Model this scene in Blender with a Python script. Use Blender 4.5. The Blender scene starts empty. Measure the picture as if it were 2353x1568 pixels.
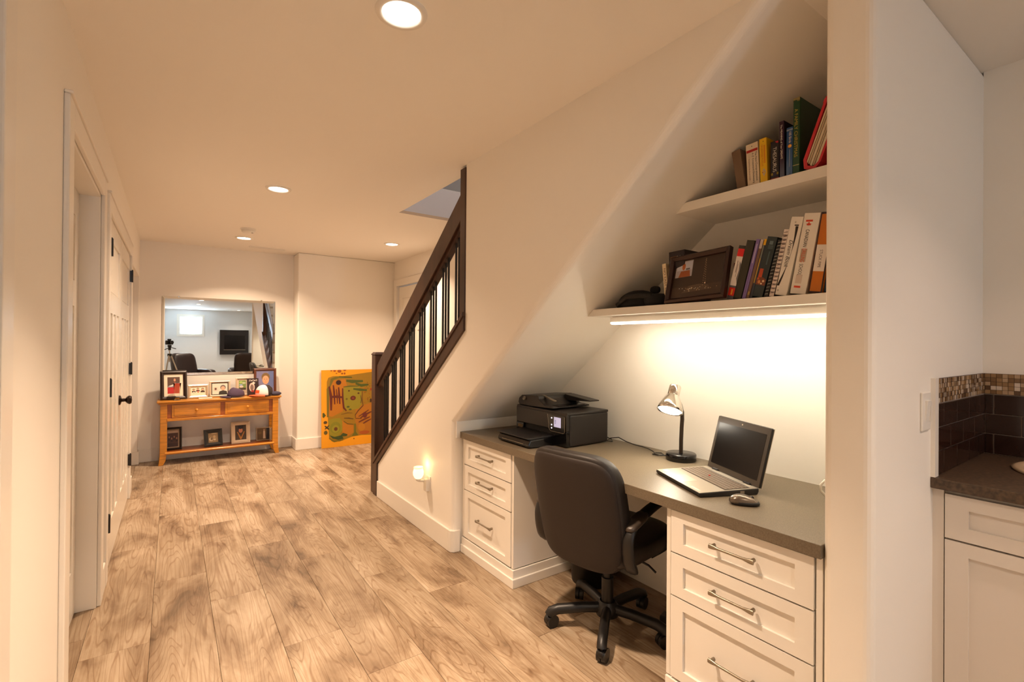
import bpy, bmesh, math, random
from mathutils import Vector, Matrix
random.seed(7)
PI = math.pi
S = bpy.context.scene
C = S.collection

# ------------------------------------------------------------------ camera, world, exposure
YAW, PITCH, ROLL, CAMH = 0.6126, 0.0043, 0.0078, 1.3408
fw = Vector((math.sin(YAW)*math.cos(PITCH), math.cos(YAW)*math.cos(PITCH), math.sin(PITCH)))
rt = Vector((math.cos(YAW), -math.sin(YAW), 0)); up = rt.cross(fw)
rr = rt*math.cos(ROLL)+up*math.sin(ROLL); uu = -rt*math.sin(ROLL)+up*math.cos(ROLL)
cd = bpy.data.cameras.new('camera'); cd.sensor_width = 36; cd.lens = 1110.5185*36/2353
cd.clip_start = 0.02
cam = bpy.data.objects.new('camera', cd); C.objects.link(cam)
M = Matrix((rr, uu, -fw)).transposed().to_4x4(); M.translation = (0, 0, CAMH)
cam.matrix_world = M
S.camera = cam
S.view_settings.view_transform = 'Standard'; S.view_settings.look = 'None'
S.view_settings.gamma = 1; S.view_settings.use_curve_mapping = False
S.view_settings.exposure = 0.33
w = bpy.data.worlds.new('world'); S.world = w; w.use_nodes = True
w.node_tree.nodes['Background'].inputs[0].default_value = (0.75, 0.87, 1, 1)
w.node_tree.nodes['Background'].inputs[1].default_value = 0.3
POT_COL = (1.0, 0.735, 0.52); POT_W = 23.0; POT_SPREAD = 116
LED_COL = (1.0, 0.88, 0.70); LED_E = 29.0
WIN_COL = (0.60, 0.80, 1.0); WIN_E = 36.0

# ------------------------------------------------------------------ helpers
def lin(c):
    return tuple(((v/255)/12.92 if v/255 <= 0.04045 else ((v/255+0.055)/1.055)**2.4) for v in c)
MATS = {}
def mat(name, col, rough=0.5, metal=0.0, emit=None, es=1.0, noise=0.0, nscale=30.0, bump=0.0, bscale=200.0, coat=0.0, spec=None, trans=0.0, alpha=None, stretch=None, col2=None):
    """col: sRGB 0-255; a node material with optional noise tint and fine bump"""
    if name in MATS: return MATS[name]
    m = bpy.data.materials.new(name); m.use_nodes = True; MATS[name] = m
    nt = m.node_tree; b = nt.nodes['Principled BSDF']
    c = lin(col); b.inputs['Base Color'].default_value = (*c, 1)
    b.inputs['Roughness'].default_value = rough; b.inputs['Metallic'].default_value = metal
    if spec is not None: b.inputs['Specular IOR Level'].default_value = spec
    if coat: b.inputs['Coat Weight'].default_value = coat; b.inputs['Coat Roughness'].default_value = 0.1
    if trans: b.inputs['Transmission Weight'].default_value = trans
    if emit:
        b.inputs['Emission Color'].default_value = (*emit, 1); b.inputs['Emission Strength'].default_value = es
    if noise or bump:
        tc = nt.nodes.new('ShaderNodeTexCoord'); mp = nt.nodes.new('ShaderNodeMapping')
        nt.links.new(tc.outputs['Object'], mp.inputs[0])
        if stretch: mp.inputs['Scale'].default_value = stretch
        if noise:
            n = nt.nodes.new('ShaderNodeTexNoise'); n.inputs['Scale'].default_value = nscale; n.inputs['Detail'].default_value = 5
            nt.links.new(mp.outputs[0], n.inputs['Vector'])
            r = nt.nodes.new('ShaderNodeValToRGB')
            c2 = lin(col2) if col2 else tuple(v*(1-noise) for v in c)
            c3 = c if col2 else tuple(min(1, v*(1+noise)) for v in c)
            r.color_ramp.elements[0].position = 0.35; r.color_ramp.elements[1].position = 0.68
            r.color_ramp.elements[0].color = (*c2, 1); r.color_ramp.elements[1].color = (*c3, 1)
            nt.links.new(n.outputs['Fac'], r.inputs[0]); nt.links.new(r.outputs[0], b.inputs['Base Color'])
        if bump:
            n2 = nt.nodes.new('ShaderNodeTexNoise'); n2.inputs['Scale'].default_value = bscale; n2.inputs['Detail'].default_value = 3
            nt.links.new(mp.outputs[0], n2.inputs['Vector'])
            bp = nt.nodes.new('ShaderNodeBump'); bp.inputs['Strength'].default_value = bump; bp.inputs['Distance'].default_value = 0.002
            nt.links.new(n2.outputs['Fac'], bp.inputs['Height']); nt.links.new(bp.outputs[0], b.inputs['Normal'])
    return m
def flat(col, rough=0.6):
    return mat('print_%d_%d_%d' % tuple(int(v) for v in col), col, rough)

def tag(o, label=None, cat=None, group=None, kind=None):
    if label: o['label'] = label
    if cat: o['category'] = cat
    if group: o['group'] = group
    if kind: o['kind'] = kind
    return o
def thing(name, label, cat, loc=(0, 0, 0), rz=0.0, group=None):
    o = bpy.data.objects.new(name, None); C.objects.link(o); o.empty_display_size = 0.05
    o.location = loc; o.rotation_euler = (0, 0, rz)
    return tag(o, label, cat, group)
def copy_tree(o, parent=None):
    c = o.copy(); C.objects.link(c); c.parent = parent
    for ch in list(o.children): copy_tree(ch, c)
    return c

class MB:
    def __init__(s): s.v = []; s.f = []; s.mi = []; s.sm = []; s.cur = 0; s.smooth = False
    def _add(s, vs, fs):
        n = len(s.v); s.v += [tuple(x) for x in vs]
        for f in fs: s.f.append([n+i for i in f]); s.mi.append(s.cur); s.sm.append(s.smooth)
        return s
    def m(s, i): s.cur = i; return s
    def box(s, a, b, T=None):
        x0, y0, z0 = a; x1, y1, z1 = b
        if x0 > x1: x0, x1 = x1, x0
        if y0 > y1: y0, y1 = y1, y0
        if z0 > z1: z0, z1 = z1, z0
        vs = [Vector(p) for p in ((x0,y0,z0),(x1,y0,z0),(x1,y1,z0),(x0,y1,z0),(x0,y0,z1),(x1,y0,z1),(x1,y1,z1),(x0,y1,z1))]
        if T: vs = [T @ v for v in vs]
        return s._add(vs, [(0,3,2,1),(4,5,6,7),(0,1,5,4),(1,2,6,5),(2,3,7,6),(3,0,4,7)])
    def prism(s, poly, axis, a, b):
        """poly of 2d points extruded along axis ('x': points are (y,z); 'y': (x,z); 'z': (x,y))"""
        ar = sum(poly[i][0]*poly[(i+1) % len(poly)][1]-poly[(i+1) % len(poly)][0]*poly[i][1] for i in range(len(poly)))
        if ar < 0: poly = poly[::-1]
        def P(p, t):
            return {'x': (t, p[0], p[1]), 'y': (p[0], t, p[1]), 'z': (p[0], p[1], t)}[axis]
        n = len(poly); vs = [P(p, a) for p in poly]+[P(p, b) for p in poly]
        flip = (axis == 'y') != (b < a)
        fs = [tuple(range(n))[::-1], tuple(range(n, 2*n))]+[(i, (i+1) % n, n+(i+1) % n, n+i) for i in range(n)]
        if flip: fs = [f[::-1] for f in fs]
        return s._add(vs, fs)
    def cyl(s, p0, p1, r0, r1=None, n=16, caps=True):
        r1 = r0 if r1 is None else r1
        p0, p1 = Vector(p0), Vector(p1); d = (p1-p0).normalized()
        a = d.orthogonal().normalized(); b = d.cross(a)
        vs = []
        for p, r in ((p0, r0), (p1, r1)):
            vs += [p+(a*math.cos(2*PI*i/n)+b*math.sin(2*PI*i/n))*r for i in range(n)]
        sm = s.smooth; s.smooth = True
        s._add(vs, [(i, (i+1) % n, n+(i+1) % n, n+i) for i in range(n)]); s.smooth = sm
        if caps:
            s._add(vs, [tuple(range(n))[::-1], tuple(range(n, 2*n))])
        return s
    def lathe(s, prof, n=28, origin=(0, 0, 0), axis=None):
        """prof: list of (r, h) along the axis"""
        o = Vector(origin); d = Vector(axis or (0, 0, 1)).normalized()
        a = d.orthogonal().normalized(); b = d.cross(a); vs = []; fs = []
        for r, h in prof:
            vs += [o+d*h+(a*math.cos(2*PI*i/n)+b*math.sin(2*PI*i/n))*max(r, 1e-5) for i in range(n)]
        for k in range(len(prof)-1):
            for i in range(n):
                fs.append((k*n+i, k*n+(i+1) % n, (k+1)*n+(i+1) % n, (k+1)*n+i))
        sm = s.smooth; s.smooth = True; s._add(vs, fs); s.smooth = sm
        return s
    def tube(s, pts, r, n=8, ry=None, side=None):
        """sweep; ry with a side vector gives a flat strap (r along side, ry across)"""
        pts = [Vector(p) for p in pts]; rings = []; vs = []; fs = []
        nrm = None
        for i, p in enumerate(pts):
            t = (pts[min(i+1, len(pts)-1)]-pts[max(i-1, 0)]).normalized()
            if side is not None:
                a = Vector(side); a = (a-t*a.dot(t)).normalized()
            else:
                if nrm is None: nrm = t.orthogonal().normalized()
                nrm = (nrm-t*nrm.dot(t)).normalized(); a = nrm
            b = t.cross(a)
            q = r if not isinstance(r, (list, tuple)) else r[i]
            q2 = q if ry is None else ry
            for k in range(n):
                an = 2*PI*(k+0.5)/n; vs.append(p+a*math.cos(an)*q+b*math.sin(an)*q2)
        for i in range(len(pts)-1):
            for k in range(n): fs.append((i*n+k, i*n+(k+1) % n, (i+1)*n+(k+1) % n, (i+1)*n+k))
        sm = s.smooth; s.smooth = True; s._add(vs, fs); s.smooth = sm
        L = len(pts)-1
        s._add([vs[k] for k in range(n)], [tuple(range(n))[::-1]]); s._add([vs[L*n+k] for k in range(n)], [tuple(range(n))])
        return s
    def sell(s, c, h, e1=0.5, e2=0.5, nu=16, nv=28, fn=None):
        """superellipsoid centred c with half sizes h; fn deforms local points"""
        def cp(t, e): v = math.cos(t); return math.copysign(abs(v)**e, v)
        def sp(t, e): v = math.sin(t); return math.copysign(abs(v)**e, v)
        vs = []; fs = []; c = Vector(c)
        for i in range(nu+1):
            et = -PI/2+PI*i/nu
            for j in range(nv):
                om = 2*PI*j/nv
                p = Vector((h[0]*cp(et, e1)*cp(om, e2), h[1]*cp(et, e1)*sp(om, e2), h[2]*sp(et, e1)))
                if fn: p = Vector(fn(p))
                vs.append(c+p)
        for i in range(nu):
            for j in range(nv): fs.append((i*nv+j, i*nv+(j+1) % nv, (i+1)*nv+(j+1) % nv, (i+1)*nv+j))
        sm = s.smooth; s.smooth = True; s._add(vs, fs); s.smooth = sm
        return s
    def quad(s, a, b, c, d): return s._add([a, b, c, d], [(0, 1, 2, 3)])
    def build(s, name, mats, parent=None, off=None, bevel=0.0, segs=2, merge=False):
        me = bpy.data.meshes.new(name)
        vs = s.v if off is None else [(v[0]-off[0], v[1]-off[1], v[2]-off[2]) for v in s.v]
        me.from_pydata(vs, [], s.f)
        if not isinstance(mats, (list, tuple)): mats = [mats]
        for x in mats: me.materials.append(x)
        me.polygons.foreach_set('material_index', s.mi); me.polygons.foreach_set('use_smooth', s.sm)
        me.update()
        if merge:
            bm = bmesh.new(); bm.from_mesh(me); bmesh.ops.remove_doubles(bm, verts=bm.verts, dist=1e-5)
            bmesh.ops.dissolve_degenerate(bm, edges=bm.edges, dist=1e-6)
            bmesh.ops.recalc_face_normals(bm, faces=bm.faces); bm.to_mesh(me); bm.free()
        o = bpy.data.objects.new(name, me); C.objects.link(o)
        if parent: o.parent = parent
        if bevel:
            bv = o.modifiers.new('bevel', 'BEVEL'); bv.width = bevel; bv.segments = segs; bv.limit_method = 'ANGLE'; bv.angle_limit = 0.6
            bv.harden_normals = False
        return o
def struct(name, mb, mats, parent=None, **k):
    o = mb.build(name, mats, parent, **k)
    if parent is None: o['kind'] = 'structure'
    return o
def text_obj(name, s, m, parent, o, right, upv, length, height=None, shear=0.0):
    """flat lettering as a mesh: starts at o, runs along right for length, height along upv"""
    cu = bpy.data.curves.new(name, 'FONT'); cu.body = s; cu.size = 1; cu.extrude = 0; cu.shear = shear
    tmp = bpy.data.objects.new(name, cu); C.objects.link(tmp)
    dg = bpy.context.evaluated_depsgraph_get(); dg.update()
    me = bpy.data.meshes.new_from_object(tmp.evaluated_get(dg)); me.name = name
    bpy.data.objects.remove(tmp)
    if not me.vertices: return None
    xs = [v.co.x for v in me.vertices]; ys = [v.co.y for v in me.vertices]
    x0, x1, y0, y1 = min(xs), max(xs), min(ys), max(ys)
    sx = length/(x1-x0); sy = (height/(y1-y0)) if height else sx
    R, U, O = Vector(right).normalized(), Vector(upv).normalized(), Vector(o)
    N = R.cross(U)
    for v in me.vertices:
        v.co = O+R*((v.co.x-x0)*sx)+U*((v.co.y-y0)*sy)+N*0.0
    me.materials.clear(); me.materials.append(m); me.update()
    ob = bpy.data.objects.new(name, me); C.objects.link(ob); ob.parent = parent
    return ob
def art(name, parent, o, right, upv, W, H, shapes, eps=0.00025):
    """flat print: coloured shapes in 0..1 coordinates, each laid a hair above the last"""
    R, U, O = Vector(right).normalized(), Vector(upv).normalized(), Vector(o); N = R.cross(U)
    mb = MB(); mats = []
    for k, sh in enumerate(shapes):
        col = sh[-1]; mm = flat(col)
        if mm not in mats: mats.append(mm)
        mb.m(mats.index(mm))
        if sh[0] == 'r': pts = [(sh[1], sh[2]), (sh[3], sh[2]), (sh[3], sh[4]), (sh[1], sh[4])]
        elif sh[0] == 'e':
            n = 18; rot = sh[5] if len(sh) > 6 else 0
            pts = []
            for i in range(n):
                a = 2*PI*i/n; ex, ey = sh[3]*math.cos(a), sh[4]*math.sin(a)
                pts.append((sh[1]+ex*math.cos(rot)-ey*math.sin(rot), sh[2]+ex*math.sin(rot)+ey*math.cos(rot)))
        else: pts = sh[1]
        ar = sum(pts[i][0]*pts[(i+1) % len(pts)][1]-pts[(i+1) % len(pts)][0]*pts[i][1] for i in range(len(pts)))
        if ar < 0: pts = pts[::-1]
        pts = [(min(1, max(0, a)), min(1, max(0, b))) for a, b in pts]
        mb._add([O+R*(a*W)+U*(b*H)+N*(eps*k) for a, b in pts], [tuple(range(len(pts)))])
    return mb.build(name, mats, parent)
def stroke(pts, wd, col):
    """a painted stroke as a polygon"""
    L = []; Rr = []
    for i, p in enumerate(pts):
        a = pts[max(i-1, 0)]; b = pts[min(i+1, len(pts)-1)]
        dx, dy = b[0]-a[0], b[1]-a[1]; l = math.hypot(dx, dy) or 1
        t = i/(len(pts)-1); ww = wd*(0.45+0.55*math.sin(PI*min(max(t, 0.08), 0.92)))
        L.append((p[0]-dy/l*ww/2, p[1]+dx/l*ww/2)); Rr.append((p[0]+dy/l*ww/2, p[1]-dx/l*ww/2))
    return ('p', L+Rr[::-1], col)

# ------------------------------------------------------------------ materials
WALL = mat('wall_paint', (243, 237, 227), 0.55, bump=0.06, bscale=350)
CEIL = mat('ceiling_paint', (245, 240, 232), 0.7, bump=0.06, bscale=300)
TRIM = mat('white_trim', (236, 230, 220), 0.28)
DOORM = mat('door_paint', (234, 228, 217), 0.22)
CAB = mat('cabinet_white', (235, 229, 219), 0.38)
GREYW = mat('stairwell_grey_paint', (178, 172, 172), 0.6)
DARKW = mat('dark_stained_wood', (66, 40, 24), 0.38, noise=0.3, nscale=14, stretch=(1, 1, 0.15), bump=0.05)
IRON = mat('black_iron', (22, 19, 19), 0.35, spec=0.5)
PINE = mat('honey_pine', (198, 130, 36), 0.3, noise=0.22, nscale=9, stretch=(0.6, 6, 6), coat=0.3)
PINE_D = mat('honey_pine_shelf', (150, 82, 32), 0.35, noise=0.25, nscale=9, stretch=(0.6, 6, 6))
LAM = mat('taupe_laminate', (116, 103, 84), 0.42, noise=0.12, nscale=260, col2=(98, 86, 69))
GRAN = mat('brown_stone_laminate', (92, 72, 54), 0.4, noise=0.4, nscale=90, col2=(58, 43, 31))
STEEL = mat('brushed_nickel', (150, 140, 124), 0.36, metal=0.9)
CHROME = mat('chrome', (225, 220, 212), 0.08, metal=1.0)
BLACKP = mat('black_plastic', (19, 16, 15), 0.42)
GLOSSB = mat('gloss_black_plastic', (12, 11, 12), 0.12)
LEATHER = mat('black_leather', (36, 27, 22), 0.42, bump=0.35, bscale=420)
FABRICB = mat('black_fabric', (20, 17, 16), 0.9, bump=0.3, bscale=500)
MIRROR = mat('mirror_silver', (238, 240, 240), 0.0, metal=1.0)
WHITEP = mat('white_plastic', (236, 231, 222), 0.35)
PAPER = mat('paper', (232, 224, 205), 0.8)

def floor_mat():
    m = bpy.data.materials.new('oak_plank'); m.use_nodes = True; nt = m.node_tree; N = nt.nodes; L = nt.links
    b = N['Principled BSDF']
    geo = N.new('ShaderNodeNewGeometry'); oi = N.new('ShaderNodeObjectInfo')
    cx = N.new('ShaderNodeCombineXYZ'); mul = N.new('ShaderNodeMath'); mul.operation = 'MULTIPLY'; mul.inputs[1].default_value = 57.3
    mul2 = N.new('ShaderNodeMath'); mul2.operation = 'MULTIPLY'; mul2.inputs[1].default_value = 113.7
    L.new(oi.outputs['Random'], mul.inputs[0]); L.new(oi.outputs['Random'], mul2.inputs[0])
    L.new(mul.outputs[0], cx.inputs[0]); L.new(mul2.outputs[0], cx.inputs[1])
    add = N.new('ShaderNodeVectorMath'); add.operation = 'ADD'; L.new(geo.outputs['Position'], add.inputs[0]); L.new(cx.outputs[0], add.inputs[1])
    def mp(sc):
        q = N.new('ShaderNodeMapping'); q.inputs['Scale'].default_value = sc; L.new(add.outputs[0], q.inputs[0]); return q
    def noise(sc, scale, detail=4, dist=0.0, rough=0.55):
        q = N.new('ShaderNodeTexNoise'); q.inputs['Scale'].default_value = scale; q.inputs['Detail'].default_value = detail
        q.inputs['Distortion'].default_value = dist; q.inputs['Roughness'].default_value = rough
        L.new(mp(sc).outputs[0], q.inputs['Vector']); return q
    def ramp(src, stops):
        r = N.new('ShaderNodeValToRGB'); e = r.color_ramp.elements
        while len(e) < len(stops): e.new(0.5)
        for k, (p, c) in enumerate(stops): e[k].position = p; e[k].color = (*c, 1)
        L.new(src, r.inputs[0]); return r
    def mix(a, bb, f, mode='MIX'):
        q = N.new('ShaderNodeMix'); q.data_type = 'RGBA'; q.blend_type = mode
        if isinstance(f, float): q.inputs[0].default_value = f
        else: L.new(f, q.inputs[0])
        L.new(a, q.inputs[6]); L.new(bb, q.inputs[7]); return q.outputs[2]
    blot = noise((3.2, 1.0, 1), 1.7, 6, 0.7, 0.58)
    base = ramp(blot.outputs['Fac'], [(0.27, lin((88, 70, 52))), (0.39, lin((138, 116, 92))), (0.52, lin((168, 148, 123))), (0.70, lin((192, 174, 151)))])
    # cathedral grain: contour lines of a stretched height field
    hf = noise((3.0, 0.26, 1), 2.0, 2, 0.25, 0.45)
    k1 = N.new('ShaderNodeMath'); k1.operation = 'MULTIPLY'; k1.inputs[1].default_value = 30; L.new(hf.outputs['Fac'], k1.inputs[0])
    fr = N.new('ShaderNodeMath'); fr.operation = 'SINE'
    k2 = N.new('ShaderNodeMath'); k2.operation = 'MULTIPLY'; k2.inputs[1].default_value = 6.283; L.new(k1.outputs[0], k2.inputs[0]); L.new(k2.outputs[0], fr.inputs[0])
    ring = ramp(fr.outputs[0], [(0.0, (1, 1, 1)), (0.72, (1, 1, 1)), (1.0, lin((196, 174, 152)))])
    c1 = mix(base.outputs[0], ring.outputs[0], 0.55, 'MULTIPLY')
    fine = noise((95, 2.2, 1), 1.0, 4, 0.3)
    fr2 = ramp(fine.outputs['Fac'], [(0.33, lin((206, 186, 166))), (0.6, (1, 1, 1))])
    c2 = mix(c1, fr2.outputs[0], 0.55, 'MULTIPLY')
    kn = noise((5.5, 2.6, 1), 1.35, 3, 1.2)
    kr = ramp(kn.outputs['Fac'], [(0.64, (1, 1, 1)), (0.76, lin((166, 136, 112)))])
    c3 = mix(c2, kr.outputs[0], 0.65, 'MULTIPLY')
    var = N.new('ShaderNodeMapRange'); var.inputs[3].default_value = 0.90; var.inputs[4].default_value = 1.06; L.new(oi.outputs['Random'], var.inputs[0])
    hs = N.new('ShaderNodeHueSaturation'); L.new(var.outputs[0], hs.inputs['Value']); L.new(c3, hs.inputs['Color'])
    L.new(hs.outputs[0], b.inputs['Base Color']); b.inputs['Roughness'].default_value = 0.42; b.inputs['Specular IOR Level'].default_value = 0.35
    bp = N.new('ShaderNodeBump'); bp.inputs['Strength'].default_value = 0.12; bp.inputs['Distance'].default_value = 0.002
    L.new(fine.outputs['Fac'], bp.inputs['Height']); L.new(bp.outputs[0], b.inputs['Normal'])
    return m
OAK = floor_mat()

# ------------------------------------------------------------------ levels and planes (metres)
H = 2.44; XL = -0.30; XR = 1.475; XD = 1.525; XB = 2.168; XS = 2.504
YL = 2.745; YP = 0.62; YK = 0.498; XK = 2.647; YE = 6.40; YE2 = 6.675; YB = -7.2
SL0, SLK = 3.02, 0.80                      # underside of the stairs: z = SL0 - SLK*y
def ysl(z): return (SL0-z)/SLK

# floor and planks
fl = struct('floor', MB().box((-1.7, YB-0.1, -0.14), (2.8, 6.85, -0.012)), mat('floor_underlay', (120, 90, 62), 0.8))
rows = {0: 1.0, 1: 0.84, 2: 0.44, 3: 1.06, 4: 0.69, 5: 0.3, 6: 1.13, 7: 0.5}
PLW, PLL = 0.2415, 1.24
for k in range(-2, 12):
    xa = -0.069+PLW*(k-1); xb = xa+PLW
    xa = max(xa, -0.42); xb = min(xb, 2.65)
    if xb-xa < 0.02: continue
    off = {0: 0.2, 1: 0.83, 2: 0.44, 3: 1.065, 4: 0.687, 5: 0.25, 6: 1.133, 7: 0.495}.get(k, random.random()*1.2)
    y = YB-PLL+((off-YB) % PLL)
    while y < 6.7:
        ya = max(y, YB); yb = min(y+PLL, 6.70); y += PLL
        if yb-ya < 0.03: continue
        g = 0.0006
        MB().box((xa+g, ya+g, -0.012), (xb-g, yb-g, 0.0)).build('plank', OAK, fl, bevel=0.0008, segs=1)

# ceiling (hole over the stairs)
struct('ceiling', MB().box((-1.7, YB-0.1, H), (1.565, 6.85, H+0.12)).box((1.565, 3.824, H), (2.8, 6.85, H+0.12)).box((1.565, YB-0.1, H), (2.8, 0.745, H+0.12)), CEIL)

# left wall with its openings
OPEN = [(0.55, 1.40, 2.06), (2.245, 3.18, 2.07), (3.50, 5.20, 2.055), (5.46, 6.58, 2.03)]
lw = MB(); y0 = YB
for a, b, zt in OPEN:
    lw.box((-0.42, y0, 0), (XL, a, H)); lw.box((-0.42, a, zt), (XL, b, H)); y0 = b
lw.box((-0.42, y0, 0), (XL, YE2+0.02, H))
struct('wall_left', lw, WALL)
struct('wall_side_room', MB().box((-1.7, 5.2, 0), (-1.6, 6.85, H)).box((-1.6, 5.2, 0), (-0.42, 5.3, H)).box((-1.6, 6.75, 0), (-0.42, 6.85, H)), WALL)
# end wall, left bay and the bay that stands forward
struct('wall_end', MB().box((-0.42, YE2, 0), (1.265, YE2+0.12, H)), WALL)
bm_e = MB().box((1.265, YE, 0), (2.62, YE2+0.12, H)); struct('wall_end_bay', bm_e, WALL, bevel=0.015, segs=3)
# far right wall beside the stairs, with the door opening
struct('wall_right', MB().box((XS, 0.62, 0), (XS+0.1, 5.35, 4.9)).box((XS, 6.29, 0), (XS+0.1, YE, H)).box((XS, 5.35, 2.10), (XS+0.1, 6.29, H)), WALL)
# stair side wall with the sloped edge; rounded corner along the slope and at the desk
bm = bmesh.new()
poly = [(4.12, 0), (4.12, 0.27), (2.60, 1.45), (2.60, H), (ysl(H), H), (YL, SL0-SLK*YL), (YL, 0)]
va = [bm.verts.new((XR, p[0], p[1])) for p in poly]; vb = [bm.verts.new((1.60, p[0], p[1])) for p in poly]
n = len(poly)
bm.faces.new(va); bm.faces.new(vb[::-1])
for i in range(n): bm.faces.new((va[i], vb[i], vb[(i+1) % n], va[(i+1) % n]))
bmesh.ops.recalc_face_normals(bm, faces=bm.faces)
ed = [e for e in bm.edges if {e.verts[0], e.verts[1]} in ({va[4], va[5]}, {va[5], va[6]})]
ed2 = [e for e in bm.edges if {e.verts[0], e.verts[1]} == {va[2], va[3]}]
bmesh.ops.bevel(bm, geom=ed, offset=0.034, segments=6, affect='EDGES', profile=0.5)
me = bpy.data.meshes.new('wall_stair'); bm.to_mesh(me); bm.free(); me.materials.append(WALL)
for p in me.polygons: p.use_smooth = False
ws = bpy.data.objects.new('wall_stair', me); C.objects.link(ws); ws['kind'] = 'structure'
# alcove under the stairs: sloped ceiling, back wall, end wall, partition to the kitchenette
struct('ceiling_alcove', MB().prism([(ysl(H), H), (YL+0.05, SL0-SLK*(YL+0.05)), (YL+0.05, SL0-SLK*(YL+0.05)+0.1), (ysl(H), H+0.1)], 'x', 1.60, XB+0.05), WALL)
struct('wall_alcove_back', MB().prism([(YP, 0), (YL+0.06, 0), (YL+0.06, SL0-SLK*(YL+0.06)+0.02), (ysl(H), H), (YP, H)], 'x', XB, XB+0.06), WALL)
struct('wall_alcove_side', MB().box((1.60, YL, 0), (XB, YL+0.06, 0.80)), WALL)
struct('wall_partition', MB().box((XD, YK, 0), (XK+0.1, YP, H)), WALL, bevel=0.022, segs=4)
# kitchenette back wall, rear wall of the big room with its window hole
struct('wall_kitchen', MB().box((XK, YB, 0), (XK+0.1, YK, H)), WALL)
WX0, WX1, WZ0, WZ1 = 0.19, 0.87, 1.56, 2.20
COOLW = mat('rear_wall_paint', (222, 222, 222), 0.6)
struct('wall_rear', MB().box((-0.42, YB-0.12, 0), (WX0, YB, H)).box((WX1, YB-0.12, 0), (XK+0.1, YB, H)).box((WX0, YB-0.12, 0), (WX1, YB, WZ0)).box((WX0, YB-0.12, WZ1), (WX1, YB, H)), COOLW)
# stairwell shaft
struct('wall_stairwell', MB().box((1.562, 3.814, H-0.001), (2.503, 3.90, 2.69)).box((1.465, 0.7, H+0.12), (1.565, 3.9, 4.9)).box((1.2, 5.6, 2.69), (2.6, 5.7, 4.9)).box((1.2, 3.9, 2.60), (2.504, 5.6, 2.68)), GREYW)
struct('ceiling_stairwell', MB().box((1.2, 0.5, 4.9), (2.7, 5.8, 5.0)).box((1.2, 3.9, 2.7), (1.3, 5.6, 4.9)).box((1.465, 0.6, 2.56), (2.6, 0.7, 4.9)), GREYW)

# staircase behind the knee wall
st = MB().box((1.61, 4.0, 0.0), (1.62, 4.05, 0.01)).build('staircase', DARKW); st['kind'] = 'structure'
for k in range(12):
    z = 0.19*(k+1); y = 4.18-0.2375*k
    o = MB().box((1.605, y-0.265, z-0.04), (2.50, y, z)).build('tread', mat('carpet_tread', (190, 176, 156), 0.9, bump=0.4), st)
    o = MB().box((1.605, y-0.03, z-0.19), (2.50, y-0.012, z-0.04)).build('riser', TRIM, st)

# ------------------------------------------------------------------ baseboards and trim
BH = 0.138
def base(name, mb): return struct(name, mb, TRIM, bevel=0.004, segs=2)
base('baseboard_stair', MB().box((XR-0.016, YL+0.03, 0), (XR, 4.10, BH)).prism([(XR-0.016, YL+0.03), (XR-0.012, YL+0.004), (XR+0.006, YL-0.014), (XR+0.05, YL-0.016), (XR+0.05, YL), (XR+0.03, YL+0.005), (XR, YL+0.03)], 'z', 0, BH))
base('baseboard_end', MB().box((XL, YE2-0.016, 0), (1.265, YE2, BH)))
base('baseboard_end_bay', MB().box((1.265-0.016, YE-0.016, 0), (1.265, YE2-0.016, BH)).box((1.265, YE-0.016, 0), (XS, YE, BH)))
base('baseboard_left', MB().box((XL, 1.49, 0), (XL+0.015, 2.145, BH)).box((XL, 3.275, 0), (XL+0.015, 3.405, BH)).box((XL, 5.295, 0), (XL+0.015, 5.46, BH)).box((-0.42, 6.565, 0), (XL+0.015, 6.58, BH)).box((XL, 6.58, 0), (XL+0.015, YE2, BH)))
base('baseboard_rear', MB().box((XL, YB, 0), (XK, YB+0.015, BH)))
base('baseboard_right', MB().box((XS-0.015, 4.3, 0), (XS, 5.26, BH)))

def casing(name, x, y0, y1, zt, sgn=1, wd=0.09, t=0.017):
    """door casing round an opening on the plane x, proud by t"""
    a, b = (x, x+t*sgn)
    mb = MB().box((a, y0-wd, 0), (b, y0, zt+wd)).box((a, y1, 0), (b, y1+wd, zt+wd)).box((a, y0, zt), (b, y1, zt+wd))
    mb.box((a, y0-wd, zt+wd), (x+(t+0.008)*sgn, y1+wd, zt+wd+0.012))
    return struct(name, mb, TRIM, bevel=0.004)
def jamb(name, y0, y1, zt, x0=-0.42, x1=XL):
    return struct(name, MB().box((x0, y0, 0), (x1, y0+0.014, zt)).box((x0, y1-0.014, 0), (x1, y1, zt)).box((x0, y0, zt-0.014), (x1, y1, zt)), TRIM, bevel=0.002)
casing('trim_1', XL, 0.55, 1.40, 2.06); jamb('trim_2', 0.55, 1.40, 2.06)
casing('trim_3', XL, 2.245, 3.18, 2.07); jamb('trim_4', 2.245, 3.18, 2.07)
casing('trim_5', XL, 3.50, 5.20, 2.055); jamb('trim_6', 3.50, 5.20, 2.055)
casing('trim_7', XS, 5.35, 6.29, 2.10, sgn=-1); 

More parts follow.
